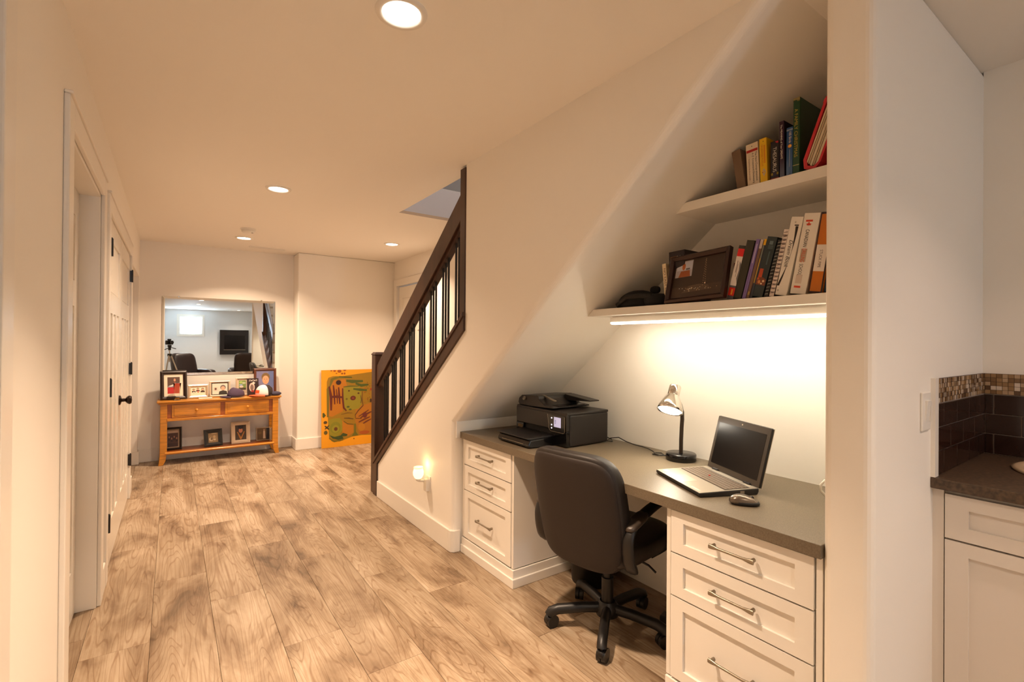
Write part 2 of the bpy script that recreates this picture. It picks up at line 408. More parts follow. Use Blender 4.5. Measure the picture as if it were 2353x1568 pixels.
def panel_door(name, x, y0, y1, z0, z1, sgn, rails, parent=None, t=0.035):
    """slab with recessed panels: rails is a list of (y0,y1,z0,z1) panel fields in the slab face at x"""
    d = struct(name, MB().box((x-sgn*t, y0, z0), (x-sgn*0.010, y1, z1)), DOORM) if parent is None else MB().box((x-sgn*t, y0, z0), (x-sgn*0.010, y1, z1)).build(name, DOORM, parent)
    # stiles and rails as one frame standing proud round the fields
    ys = sorted({y0, y1} | {r[0] for r in rails} | {r[1] for r in rails}); zs = sorted({z0, z1} | {r[2] for r in rails} | {r[3] for r in rails})
    fr = MB()
    for i in range(len(ys)-1):
        for j in range(len(zs)-1):
            cy, cz = (ys[i]+ys[i+1])/2, (zs[j]+zs[j+1])/2
            if not any(r[0] < cy < r[1] and r[2] < cz < r[3] for r in rails):
                fr.box((x-sgn*0.011, ys[i], zs[j]), (x, ys[i+1], zs[j+1]))
    fr.build('stile_frame', DOORM, d)
    for r in rails:
        MB().box((x-sgn*0.0105, r[0]+0.012, r[2]+0.012), (x-sgn*0.007, r[1]-0.012, r[3]-0.012)).build('door_panel', DOORM, d, bevel=0.003)
    return d
def fields(y0, y1, nlow=3):
    s = 0.11; a, b = y0+s, y1-s; out = [(a, b, 1.62, 1.93)]
    wd = (b-a-0.06*(nlow-1))/nlow
    for k in range(nlow): out.append((a+k*(wd+0.06), a+k*(wd+0.06)+wd, 0.24, 1.50))
    return out
panel_door('door_1', -0.36, 0.565, 1.385, 0.008, 2.044, 1, fields(0.565, 1.385))
panel_door('door_2', -0.38, 2.26, 3.165, 0.008, 2.054, 1, fields(2.26, 3.165))
da = panel_door('door_3', XL+0.002, 3.516, 4.347, 0.01, 2.04, 1, fields(3.516, 4.347))
db = panel_door('door_4', XL+0.002, 4.353, 5.184, 0.01, 2.04, 1, fields(4.353, 5.184))
panel_door('door_5', XS+0.02, 5.365, 6.275, 0.008, 2.085, -1, fields(5.365, 6.275))
def hinge(par, y, z, t=0.011, wy=0.010):
    h = MB().cyl((XL+0.019, y, z-0.05), (XL+0.019, y, z+0.05), 0.0065, n=10).box((XL+0.002, y-0.004, z-0.047), (XL+0.019, y+0.004, z+0.047))
    h.cyl((XL+0.019, y, z+0.05), (XL+0.019, y, z+0.056), 0.005, 0.003, n=8)
    return h.build('hinge', IRON, par)
for z in (0.31, 1.07, 1.86): hinge(da, 3.508, z)
for z in (0.33, 1.10, 1.88):
    hinge(db, 5.192, z); MB().box((XL+0.002, 5.20, z-0.047), (XL+0.024, 5.205, z+0.047)).build('hinge_leaf', IRON, db)
BRONZE = mat('oiled_bronze_dark', (40, 27, 20), 0.22, metal=0.6)
for par, yk in ((da, 4.285),):
    k = MB().lathe([(0.0, 0), (0.034, 0), (0.034, 0.006), (0.027, 0.010), (0.012, 0.014), (0.011, 0.034), (0.020, 0.040), (0.029, 0.050), (0.030, 0.060), (0.024, 0.068), (0.0, 0.071)], 24, (XL+0.003, yk, 0.925), (1, 0, 0))
    k.build('door_knob', BRONZE, par)

# ------------------------------------------------------------------ ceiling lights and smoke alarm
GLOW = mat('lit_diffuser', (255, 244, 225), 0.4, emit=(1, 0.93, 0.80), es=14)
def pot(x, y, label, power=POT_W, col=POT_COL, group='recessed ceiling lights', spread=None):
    t = thing('ceiling_light', label, 'ceiling light', (x, y, H), group=group)
    MB().lathe([(0.060, -0.001), (0.066, -0.009), (0.082, -0.008), (0.086, -0.001)], 36).build('trim_ring', WHITEP, t)
    MB().lathe([(0.0, -0.0045), (0.061, -0.0045)], 32).build('diffuser', GLOW, t)
    l = bpy.data.lights.new('pot_lamp', 'AREA'); l.shape = 'DISK'; l.size = 0.115; l.energy = power; l.color = col; l.spread = math.radians(spread or POT_SPREAD)
    lo = bpy.data.objects.new('lamp', l); C.objects.link(lo); lo.parent = t; lo.location = (0, 0, -0.010)
    return t
pot(0.615, 1.53, 'large recessed ceiling light nearest the camera, at the top edge', POT_W*1.0, spread=85)
pot(0.615, 3.815, 'recessed ceiling light in the middle of the hall ceiling', POT_W*0.98, spread=130)
pot(0.615, 5.85, 'recessed ceiling light beside the smoke alarm, above the mirror', POT_W*1.02, spread=124)
pot(2.0, 5.20, 'recessed ceiling light beyond the stair railing', POT_W*0.85, spread=124)
for yy, lb_ in ((-0.72, 'recessed ceiling light just behind the camera position'), (-2.25, 'topmost of the recessed lights reflected in the mirror'), (-3.97, 'middle recessed light of the row reflected in the mirror'), (-5.84, 'lowest recessed light of the row reflected above the window')):
    pot(0.64, yy, lb_, POT_W*(0.5 if yy > -1 else 0.6), (1, 0.82, 0.64))
pot(1.93, -6.45, 'recessed ceiling light reflected above the black fireplace', POT_W*0.4, (1, 0.86, 0.70))
sm = thing('smoke_alarm', 'round white smoke alarm on the hall ceiling beside a recessed light', 'smoke alarm', (0.60, 5.36, H))
MB().lathe([(0.068, 0), (0.068, -0.012), (0.060, -0.016)], 32).build('base_plate', WHITEP, sm)
MB().lathe([(0.058, -0.014), (0.060, -0.030), (0.050, -0.040), (0.0, -0.042)], 32).build('cover', WHITEP, sm)
MB().cyl((0.03, -0.03, -0.040), (0.03, -0.03, -0.044), 0.008, n=12).build('test_button', mat('grey_button', (150, 140, 130), 0.5), sm)
MB().box((0.72, 6.30, H-0.006), (1.10, 6.37, H)).build('ceiling_vent', WHITEP)
vent = bpy.data.objects['ceiling_vent']; tag(vent, 'thin white ceiling vent near the end wall above the mirror', 'vent')
for k in range(5): MB().box((0.735, 6.309+k*0.012, H-0.008), (1.085, 6.314+k*0.012, H-0.006)).build('vent_slat', WHITEP, vent)

# added area lamp high in the shaft, unseen, to brighten the stairwell walls
l = bpy.data.lights.new('stairwell_fill', 'AREA'); l.shape = 'RECTANGLE'; l.size = 1.0; l.size_y = 1.2; l.energy = 46; l.color = (1.0, 0.92, 0.86)
lo = bpy.data.objects.new('stairwell_fill', l); C.objects.link(lo); lo.location = (2.0, 2.0, 4.8); lo.rotation_euler = (0.35, 0, 0)
# ceiling light of the kitchenette, out of frame
pot(1.75, -0.55, 'recessed ceiling light over the kitchenette floor', POT_W*0.32, (1, 0.74, 0.60))

# ------------------------------------------------------------------ stair railing
rail = thing('stair_railing', 'dark stained wooden stair railing with black iron balusters', 'railing', (1.515, 4.25, 0)); RO = (1.515, 4.25, 0)
nb = MB().box((1.47, 4.195, 0), (1.56, 4.285, 1.225))
nb.build('newel_post', DARKW, rail, RO, bevel=0.004)
nc = MB()
nc._add([(1.466, 4.191, 1.225), (1.564, 4.191, 1.225), (1.564, 4.289, 1.225), (1.466, 4.289, 1.225), (1.466, 4.191, 1.232), (1.564, 4.191, 1.232), (1.564, 4.289, 1.232), (1.466, 4.289, 1.232), (1.48, 4.205, 1.25), (1.55, 4.205, 1.25), (1.55, 4.275, 1.25), (1.48, 4.275, 1.25)],
        [(0,3,2,1),(0,1,5,4),(1,2,6,5),(2,3,7,6),(3,0,4,7),(4,5,9,8),(5,6,10,9),(6,7,11,10),(7,4,8,11),(8,9,10,11)])
nc.build('newel_cap', DARKW, rail, RO)
MB().box((1.468, 2.602, 1.44), (1.558, 2.665, 2.425)).build('top_post', DARKW, rail, RO, bevel=0.003)
ZT = lambda y: 2.288-0.765*(y-2.675)      # top of the rail board
MB().prism([(2.665, ZT(2.665)), (4.195, ZT(4.195)), (4.195, ZT(4.195)-0.165), (2.665, ZT(2.665)-0.165)], 'x', 1.482, 1.522).build('handrail', DARKW, rail, RO, bevel=0.004)
MB().prism([(2.665, ZT(2.665)-0.165), (4.195, ZT(4.195)-0.165), (4.195, ZT(4.195)-0.195), (2.665, ZT(2.665)-0.195)], 'x', 1.500, 1.545).build('baluster_fillet', DARKW, rail, RO)
ZC = lambda y: 0.330+(4.150-y)*0.775      # top of the skirt cap
MB().prism([(2.60, ZC(2.60)), (4.195, ZC(4.195)), (4.195, ZC(4.195)-0.028), (2.60, ZC(2.60)-0.028)], 'x', 1.452, 1.60).build('skirt_cap', DARKW, rail, RO, bevel=0.003)
MB().prism([(2.60, ZC(2.60)-0.028), (4.16, ZC(4.16)-0.028), (4.195, 0.27), (4.195, 0), (4.112, 0), (4.112, ZC(4.112)-0.075), (2.60, ZC(2.60)-0.115)], 'x', 1.460, 1.476).build('skirt_board', DARKW, rail, RO, bevel=0.002)
MB().box((1.476, 4.12, 0), (1.60, 4.195, 0.27)).build('knee_wall_end_board', DARKW, rail, RO)
for yc in (4.052, 3.876, 3.699, 3.517, 3.329, 3.142, 2.954, 2.770):
    for d in (0.040, 0, -0.040):
        y = yc+d
        if y > 4.185: continue
        MB().box((1.516, y-0.0056, ZC(y)-0.01), (1.5272, y+0.0056, ZT(y)-0.19)).build('baluster', IRON, rail, RO)

# ------------------------------------------------------------------ desk alcove: counter, cabinets, shelves
ct = tag(MB().box((1.518, YP, 0.729), (XB, YL-0.014, 0.770)).build('desk_counter', LAM, bevel=0.002), 'long taupe laminate desk counter built in under the stairs', 'counter')
bs = tag(MB().box((1.492, YL-0.014, 0.729), (XB, YL, 0.872)).build('side_splash', TRIM, bevel=0.003), 'low white upstand board at the printer end of the desk', 'upstand')

def pull(par, y, z, L, x=1.515):
    """bar pull with flared feet standing off the drawer face"""
    a = y+L/2; b = y-L/2; xf = 1.535
    yy = [a, a-0.012, a-0.026, a-0.036, b+0.036, b+0.026, b+0.012, b]
    h = MB().tube([(x, q, z) for q in yy], [0.0085, 0.0085, 0.0062, 0.0045, 0.0045, 0.0062, 0.0085, 0.0085], 8, ry=0.0045, side=(0, 0, 1))
    for e in (a-0.009, b+0.009): h.tube([(xf+0.001, e, z), (x, e, z)], 0.0075, 8, ry=0.006, side=(0, 0, 1))
    return h.build('drawer_pull', STEEL, par)
def shaker(par, y0, y1, z0, z1, x0=1.535, x1=1.556, name='drawer', fr=0.052, mt=CAB):
    """framed drawer front facing -x with a recessed field"""
    d = MB().box((x0+0.010, y0, z0), (x1, y1, z1)).build(name, mt, par)
    mb = MB()
    mb.box((x0, y0, z0), (x0+0.0105, y0+fr, z1)).box((x0, y1-fr, z0), (x0+0.0105, y1, z1))
    mb.box((x0, y0+fr, z0), (x0+0.0105, y1-fr, z0+fr*0.75)).box((x0, y0+fr, z1-fr*0.75), (x0+0.0105, y1-fr, z1))
    mb.build('drawer_frame', mt, d)
    return d
def desk_cabinet(label, y0, y1, hl, face_l):
    t = thing('drawer_cabinet', label, 'cabinet', (1.85, (y0+y1)/2, 0)); 
    MB().box((1.556, y0, 0.10), (2.15, y1, 0.729)).box((1.540, y0, 0.10), (1.556, y0+0.017, 0.729)).box((1.540, y1-0.017, 0.10), (1.556, y1, 0.729)).build('carcass', CAB, t)
    MB().box((1.533, y0-0.008, 0.05), (2.15, y1, 0.094)).build('plinth', CAB, t, bevel=0.002)
    MB().box((1.524, y0-0.018, 0.0), (2.15, y1, 0.050)).build('base_moulding', CAB, t, bevel=0.003)
    a, b = y0+0.022, y1-0.022
    zs = [(0.568, 0.722), (0.408, 0.562), (0.104, 0.402)]
    for z0, z1 in zs:
        d = shaker(t, a, b, z0, z1); pull(d, (a+b)/2, (z0+z1)/2+0.004, hl)
    for o in t.children_recursive:
        o.data.transform(Matrix.Translation((-1.85, -(y0+y1)/2, 0)))
    return t
desk_cabinet('white three-drawer cabinet under the printer end of the desk', 2.163, YL-0.016, 0.168, 1)
desk_cabinet('white three-drawer cabinet under the laptop end of the desk', YP+0.004, 1.160, 0.156, -1)

def shelf(label, x0, zb, zt):
    return tag(MB().prism([(YP, zb), (ysl(zb)-0.001, zb), (ysl(zt)-0.001, zt), (YP, zt)], 'x', x0, XB).build('wall_shelf', CAB, bevel=0.0015), label, 'shelf')
s1 = shelf('lower white shelf carrying the binders, with the light bar beneath', 1.845, 1.488, 1.524)
s2 = shelf('upper white shelf carrying the short row of books', 1.855, 1.930, 1.970)
SH1, SH2 = 1.524, 1.970
led = thing('light_bar', 'slim lit light bar under the lower shelf', 'light bar', (1.93, 1.2, 1.488)); LO = (1.93, 1.2, 1.488)
MB().box((1.900, YP+0.002, 1.450), (1.950, 1.800, 1.480)).box((1.908, YP+0.002, 1.480), (1.942, 1.79, 1.488)).build('housing', WHITEP, led, LO, bevel=0.002)
LEDM = mat('led_lens', (255, 250, 240), 0.4, emit=LED_COL, es=LED_E)
MB().prism([(1.899, 1.4535), (1.901, 1.4475), (1.906, 1.4445), (1.944, 1.4445), (1.949, 1.4475), (1.951, 1.4535)], 'y', YP+0.004, 1.795).build('lens', LEDM, led, LO)
LEDS = mat('led_chip', (255, 250, 240), 0.4, emit=(1, 0.88, 0.7), es=60)
for k in range(6): MB().sell((1.912, 0.74+k*0.20, 1.4455), (0.008, 0.010, 0.003), 1, 1, 6, 10).build('led_spot', LEDS, led, LO)

# ------------------------------------------------------------------ books
def book(name, label, y0, shelf_z, wd, h, lean, col, x=1.88, depth=0.16, kind='hard', rough=0.45, side=None, group=None, cat='book'):
    """spine faces -x; y0 is the left edge at the shelf; lean in degrees towards the partition"""
    a = math.radians(lean)
    z = shelf_z+(wd*math.sin(a) if a > 0 else 0)+0.0006
    t = thing(name, label, cat, (x, y0, z), group=group); t.rotation_euler = (a, 0, 0)
    cm = mat('cover_%s_%d_%d_%d' % ((kind,)+tuple(col)), col, rough, bump=0.05)
    ct_ = 0.0025 if wd > 0.012 else 0.0012
    if kind == 'hard':
        c = MB().box((0, -wd, 0), (0.004, 0, h)).box((0.004, -ct_, 0), (depth, 0, h)).box((0.004, -wd, 0), (depth, -wd+ct_, h))
    else:
        c = MB().box((0, -wd, 0), (0.0015, 0, h)).box((0.0015, -0.0008, 0), (depth, 0, h)).box((0.0015, -wd, 0), (depth, -wd+0.0008, h))
    c.build('cover', cm, t, bevel=0.0012)
    i = 0.004 if kind == 'hard' else 0.0003
    MB().box((0.0042, -wd+ct_, i), (depth-i, -ct_, h-i)).build('page_block', PAPER, t)
    t['w'] = wd; t['h'] = h
    return t
def spine_text(t, s, zt, length, ypos, hgt, col, shear=0.0):
    """reads from the top down; ypos 0..1 across the spine from its left edge to the text base line"""
    wd = t['w']
    return text_obj('spine_title', s, flat(col), t, (-0.0009, -wd*ypos, zt), (0, 0, -1), (0, -1, 0), length, hgt, shear)
def spine_art(t, shapes):
    return art('spine_print', t, (-0.0003, 0, 0), (0, -1, 0), (0, 0, 1), t['w'], t['h'], shapes, eps=0.00008)
G2 = 'books on the upper shelf'; G1 = 'books and binders on the lower shelf'
b = book('book', 'worn brown book leaning at the left end of the upper shelf', 1.085, SH2, 0.036, 0.165, -9, (122, 98, 78), group=G2, rough=0.8)
b = book('book', 'cream crossword dictionary paperback on the upper shelf', 1.041, SH2, 0.048, 0.172, -3.2, (226, 208, 182), kind='soft', group=G2)
spine_art(b, [('r', 0.04, 0.80, 0.97, 0.86, (176, 30, 26)), ('e', 0.5, 0.93, 0.035, 0.014, (70, 58, 48))])
spine_text(b, 'The New Comprehensive', 0.135, 0.118, 0.70, 0.0095, (26, 20, 16)); spine_text(b, 'A-Z Crossword Dictionary', 0.133, 0.122, 0.44, 0.0095, (26, 20, 16)); spine_text(b, 'Compiled by Edy Garcia Schaffer', 0.112, 0.088, 0.16, 0.0052, (110, 44, 40))
b = book('book', 'yellow crossword paperback between cream and black books', 0.990, SH2, 0.0275, 0.178, -2, (238, 190, 26), kind='soft', group=G2)
spine_art(b, [('e', 0.55, 0.93, 0.05, 0.012, (70, 56, 20)), ('p', [(0.3, 0.25), (0.55, 0.34), (0.82, 0.25), (0.55, 0.15)], (196, 176, 148)), ('p', [(0.45, 0.25), (0.55, 0.285), (0.68, 0.25), (0.55, 0.21)], (222, 170, 40)), ('e', 0.36, 0.245, 0.06, 0.012, (166, 40, 30)), ('r', 0.60, 0.44, 0.80, 0.84, (222, 140, 20))])
spine_text(b, 'CROSSWORD PUZZLES', 0.154, 0.086, 0.22, 0.007, (206, 104, 22))
b = book('book', 'black thesaurus with silver title on the upper shelf', 0.951, SH2, 0.031, 0.152, -0.4, (26, 20, 24), kind='soft', group=G2)
spine_art(b, [('r', 0, 0, 1, 0.07, (130, 24, 26)), ('e', 0.2, 0.17, 0.14, 0.035, (150, 124, 30)), ('e', 0.85, 0.17, 0.12, 0.035, (150, 124, 30)), ('r', 0.3, 0.12, 0.7, 0.2, (44, 40, 66)), ('p', [(0.55, 0.98), (0.95, 0.98), (0.95, 0.93), (0.72, 0.94)], (196, 30, 40))])
spine_text(b, 'THESAURUS', 0.128, 0.095, 0.30, 0.0135, (214, 204, 192))
b = book('book', 'tall slim dark purple dream book on the upper shelf', 0.9165, SH2, 0.017, 0.219, -0.8, (48, 26, 48), kind='soft', group=G2, rough=0.25)
spine_text(b, 'The MEANING of Your DREAMS', 0.205, 0.130, 0.28, 0.0065, (226, 214, 200))
b = book('book', 'glossy blue bird book on the upper shelf', 0.8935, SH2, 0.022, 0.185, 0.4, (38, 78, 128), kind='soft', group=G2, rough=0.25)
spine_art(b, [('r', 0, 0.93, 1, 0.965, (110, 130, 160)), ('e', 0.55, 0.62, 0.3, 0.035, (222, 150, 40)), ('e', 0.62, 0.62, 0.12, 0.02, (240, 190, 90)), ('p', [(0.45, 0.05), (0.65, 0.05), (0.55, 0.075)], (20, 30, 60)), ('r', 0.48, 0.20, 0.60, 0.55, (120, 134, 166))])
spine_text(b, '100 Birds', 0.168, 0.042, 0.40, 0.0085, (206, 204, 206))
b = book('book', 'tall green gold-lettered Christmas book on the upper shelf', 0.8705, SH2, 0.023, 0.286, 0.4, (20, 66, 32), depth=0.2, group=G2)
spine_art(b, [('r', 0, 0.965, 1, 1, (150, 134, 84)), ('r', 0, 0.955, 0.5, 0.972, (40, 70, 40)), ('r', 0.6, 0.95, 1, 0.968, (130, 110, 60)), ('r', 0, 0.125, 1, 0.132, (190, 170, 110))])
spine_text(b, 'A FAMILY CHRISTMAS', 0.245, 0.178, 0.22, 0.0115, (186, 160, 62))
# red expanding folder leaning at the right end
t = thing('expanding_folder', 'bright red expanding folder stuffed with papers, leaning right on upper shelf', 'folder', (1.885, 0.846, SH2+0.0215)); t.rotation_euler = (math.radians(20), 0, 0)
RED = mat('red_cardboard', (206, 42, 50), 0.45)
fo = [(0.0, 0.246), (0.004, 0.25), (0.008, 0.246), (0.012, 0.03), (0.022, 0.012), (0.044, 0.012), (0.054, 0.03), (0.058, 0.215), (0.062, 0.215), (0.062, 0.03), (0.050, 0.0), (0.014, 0.0), (0.0, 0.03)]
MB().prism([(-a, z) for a, z in fo], 'x', 0, 0.22).build('cover', RED, t)
for k in range(7):
    y = -0.0135-k*0.0058
    MB().box((0.002+0.003*(k % 3), y-0.0048, 0.0135+0.003*abs(k-3)), (0.215, y, 0.232-0.006*k)).build('paper_sheaf', mat('folder_paper_%d' % (k % 3), [(226, 208, 176), (206, 184, 150), (236, 222, 196)][k % 3], 0.8), t)
MB().box((0.0, -0.0003, 0.225), (0.2, 0.0022, 0.24)).build('tab', RED, t)
b = book('book', 'pale grey thin book leaning behind the red folder on upper shelf', 0.755, SH2, 0.02, 0.15, 24, (200, 188, 172), x=1.93, kind='soft', group=G2)
tag(MB().box((2.06, 0.93, SH2+0.001), (2.13, 0.9315, SH2+0.25)).build('paper_sleeve', PAPER), 'thin pale paper sleeve standing behind the blue and green books', 'paper')

# lower shelf
def lb(*a, **k): k.setdefault('x', 1.87); k.setdefault('group', G1); return book(*a, **k)
b = lb('book', 'slim white, red and grey book beside the framed photo', 1.122, SH1, 0.0265, 0.219, 14.0, (92, 88, 92), kind='soft')
spine_art(b, [('r', 0, 0.26, 1, 0.80, (224, 214, 206)), ('r', 0, 0.80, 1, 0.94, (216, 22, 14)), ('r', 0, 0.94, 1, 1, (52, 50, 42)), ('p', [(0.7, 0.72), (1, 0.66), (1, 0.3), (0.75, 0.4), (0.85, 0.55)], (110, 104, 104)), ('r', 0, 0.07, 1, 0.22, (214, 40, 18)), ('r', 0.42, 0.09, 0.68, 0.19, (232, 150, 40)), ('r', 0.36, 0.50, 0.44, 0.72, (96, 84, 80)), ('r', 0.52, 0.42, 0.58, 0.66, (120, 108, 104))])

b = lb('binder', 'plain dark olive binder on the lower shelf', 1.0935, SH1, 0.032, 0.234, 14.0, (48, 44, 26), rough=0.6, depth=0.2, cat='binder')
b = lb('book', 'slim lilac book beside the olive binder', 1.0575, SH1, 0.0145, 0.236, 14.4, (122, 100, 160), kind='soft')
spine_art(b, [('r', 0.40, 0.60, 0.60, 0.92, (196, 186, 206)), ('r', 0.40, 0.10, 0.56, 0.50, (96, 78, 132))])
b = lb('book', 'thin brown book between lilac and yellow-edged books', 1.0405, SH1, 0.0115, 0.232, 14.6, (112, 80, 60), kind='soft')
spine_art(b, [('r', 0, 0.85, 1, 1, (190, 176, 170)), ('r', 0.2, 0.06, 0.8, 0.12, (170, 140, 70))])
b = lb('book', 'thin blue book with yellow stripe, left of the dark teal book', 1.0265, SH1, 0.0095, 0.232, 14.8, (40, 46, 58), kind='soft')
spine_art(b, [('r', 0, 0.9, 1, 1, (222, 168, 20)), ('r', 0, 0.68, 0.55, 0.9, (120, 122, 110)), ('r', 0, 0.26, 0.5, 0.68, (176, 142, 64))])
b = lb('book', 'thick dark teal book with orange picture on spine', 1.0145, SH1, 0.0385, 0.233, 14.8, (34, 46, 48), depth=0.19)
spine_art(b, [('r', 0.35, 0.87, 0.7, 0.93, (100, 116, 116)), ('r', 0.08, 0.30, 0.45, 0.47, (190, 72, 30)), ('p', [(0, 0.2), (0.95, 0.2), (0.95, 0.30), (0.6, 0.33), (0, 0.32)], (120, 60, 34)), ('e', 0.3, 0.25, 0.14, 0.03, (206, 132, 70)), ('e', 0.7, 0.27, 0.12, 0.02, (222, 190, 140)), ('e', 0.55, 0.225, 0.10, 0.014, (230, 206, 170)), ('e', 0.15, 0.30, 0.1, 0.018, (196, 90, 40)), ('r', 0.3, 0.845, 0.8, 0.853, (96, 112, 112)), ('r', 0.3, 0.825, 0.8, 0.833, (96, 112, 112)), ('r', 0.3, 0.805, 0.8, 0.813, (96, 112, 112)), ('r', 0.52, 0.54, 0.66, 0.76, (72, 88, 88))])
# spiral bound notebooks
def spiral(label, y0, wd, h, lean, ccol, wcol, striped=False):
    t = lb('spiral_notebook', label, y0, SH1, wd, h, lean, ccol, kind='soft', cat='notebook', depth=0.18)
    for k in range(16):
        z = h*0.05+k*h*0.9/15
        MB().tube([(-0.001+0.004*0, -wd*0.15, z-0.0012), (-0.0035, -wd*0.3, z), (-0.004, -wd*0.5, z+0.0012), (-0.0035, -wd*0.7, z+0.002), (-0.001, -wd*0.85, z+0.003)], 0.0009, 5).build('wire_ring', mat('spiral_wire_%d' % int(wcol[0]), wcol, 0.3, metal=0.5), t)
    if striped:
        sh = [('r', 0, 0, 1, 1, (232, 216, 204))]
        for k in range(15):
            z = 0.06+k*0.06
            sh += [('r', 0, z, 1, z+0.008, (96, 70, 66)), ('r', 0, z+0.014, 1, z+0.020, (96, 70, 66))]
        spine_art(t, sh)
    return t
spiral('black wire-bound notebook left of the striped one', 0.9695, 0.0155, 0.218, 14.2, (22, 19, 18), (200, 196, 186))
spiral('wire-bound notebook with pale striped edge beside the white binders', 0.9495, 0.0175, 0.253, 12.8, (60, 38, 32), (70, 46, 44), True)
WB = (232, 224, 212)
b = lb('binder', 'white ring binder with curved black swoosh and Dream Book lettering', 0.9275, SH1, 0.0425, 0.290, 12.0, WB, depth=0.27, rough=0.3, cat='binder')
def arc(a, n=14):
    o = []; i = []
    for k in range(n+1):
        t_ = k/n; z = 0.12+t_*0.76
        x = 0.52+0.20*math.sin(PI*t_)**0.9
        x += -0.28*(1-t_)**2+0.10*t_**3-0.16*(1-t_)
        w_ = 0.012+0.11*max(0, t_-0.6)/0.4+0.10*max(0, 0.35-t_)/0.35
        o.append((x+w_, z)); i.append((x-w_, z))
    return ('p', o+i[::-1], a)
spine_art(b, [arc((34, 24, 20)), ('e', 0.42, 0.93, 0.07, 0.012, (188, 178, 164)), ('e', 0.18, 0.06, 0.09, 0.014, (188, 178, 164)), ('r', 0.4, 0.885, 0.75, 0.9, (60, 50, 44))])
spine_text(b, 'Dream Book', 0.205, 0.102, 0.26, 0.0135, (34, 26, 22), 0.35)
b = lb('binder', 'wide white ring binder lettered CANADIAN DRILLING SCHOOL', 0.873, SH1, 0.054, 0.291, 10.0, WB, depth=0.27, rough=0.3, cat='binder')
spine_art(b, [('r', 0.17, 0.892, 0.60, 0.915, (206, 66, 34)), ('p', [(0.39, 0.838), (0.40, 0.848), (0.52, 0.846), (0.49, 0.853), (0.56, 0.866), (0.50, 0.867), (0.47, 0.873), (0.44, 0.866), (0.43, 0.882), (0.385, 0.888), (0.34, 0.882), (0.33, 0.866), (0.30, 0.873), (0.27, 0.867), (0.21, 0.866), (0.28, 0.853), (0.25, 0.846), (0.37, 0.848)], (206, 66, 34)), ('r', 0.20, 0.40, 0.60, 0.56, (178, 162, 138)), ('r', 0.20, 0.13, 0.60, 0.24, (208, 190, 176)), ('r', 0.18, 0.075, 0.60, 0.10, (206, 66, 34))])
spine_text(b, 'CANADIAN', 0.232, 0.062, 0.28, 0.0125, (44, 38, 34)); spine_text(b, 'DRILLING', 0.163, 0.048, 0.28, 0.0135, (214, 70, 40)); spine_text(b, 'SCHOOL', 0.108, 0.040, 0.28, 0.0125, (44, 38, 34))
b = lb('binder', 'orange binder with white STUCK PIPE label at the right end', 0.809, SH1, 0.044, 0.284, 8.5, (196, 108, 10), depth=0.27, rough=0.3, cat='binder')
spine_art(b, [('r', 0, 0, 0.07, 1, (46, 22, 12)), ('r', 0.88, 0, 1, 1, (40, 18, 12)), ('r', 0, 0.975, 1, 1, (44, 20, 14)), ('r', 0, 0, 1, 0.02, (44, 20, 14)), ('r', 0.07, 0.27, 0.88, 0.60, (230, 218, 206))])
spine_text(b, 'STUCK PIPE', 0.152, 0.062, 0.36, 0.0095, (96, 84, 80))
b = lb('binder', 'dark blue binder half hidden at the right end of lower shelf', 0.763, SH1, 0.04, 0.26, 7.5, (26, 62, 92), x=1.878, depth=0.25, cat='binder')
b = lb('book', 'cream paperback leaning left behind the framed photo', 1.452, SH1, 0.021, 0.198, -6, (228, 208, 172), x=1.905, kind='soft')
spine_text(b, 'NO EASY DAY', 0.175, 0.135, 0.30, 0.011, (104, 62, 40))
b = lb('book', 'very thick dark dictionary standing behind the framed photo', 1.428, SH1, 0.085, 0.248, -1.5, (30, 16, 20), x=1.905, depth=0.2)
spine_art(b, [('r', 0.1, 0.84, 0.6, 0.9, (120, 84, 44)), ('r', 0, 0.815, 1, 0.822, (90, 60, 40))])
text_obj('spine_title', 'Oxford', flat((206, 196, 186)), b, (-0.0012, -0.043, 0.212), (0, -1, 0), (0, 0, 1), 0.036, 0.012)
b = lb('book', 'small dark red book behind the right edge of the framed photo', 1.158, SH1, 0.018, 0.165, 5, (104, 14, 28), x=1.96, kind='soft')

# black cap at the left end of the lower shelf
cp = thing('cap', 'black peaked cap lying at the left end of the lower shelf', 'cap', (1.94, 1.625, SH1+0.001))
def dome(p):
    if p.z < 0: p.z *= 0.02
    return p
MB().sell((0, 0.02, 0.004), (0.075, 0.125, 0.085), 0.9, 1.0, 14, 24, dome).build('crown', FABRICB, cp)
MB().sell((-0.02, -0.115, 0.030), (0.06, 0.06, 0.030), 0.6, 0.8, 10, 18).build('peak', FABRICB, cp)
MB().tube([(-0.072, 0.10, 0.012), (-0.078, 0.03, 0.05), (-0.078, -0.05, 0.052), (-0.072, -0.12, 0.045)], 0.006, 6, ry=0.012, side=(1, 0, 0)).build('strap', mat('worn_strap', (30, 25, 20), 0.8), cp)
MB().sell((0.02, -0.07, 0.085), (0.012, 0.03, 0.02), 0.8, 0.8, 8, 12).build('buckle', FABRICB, cp)

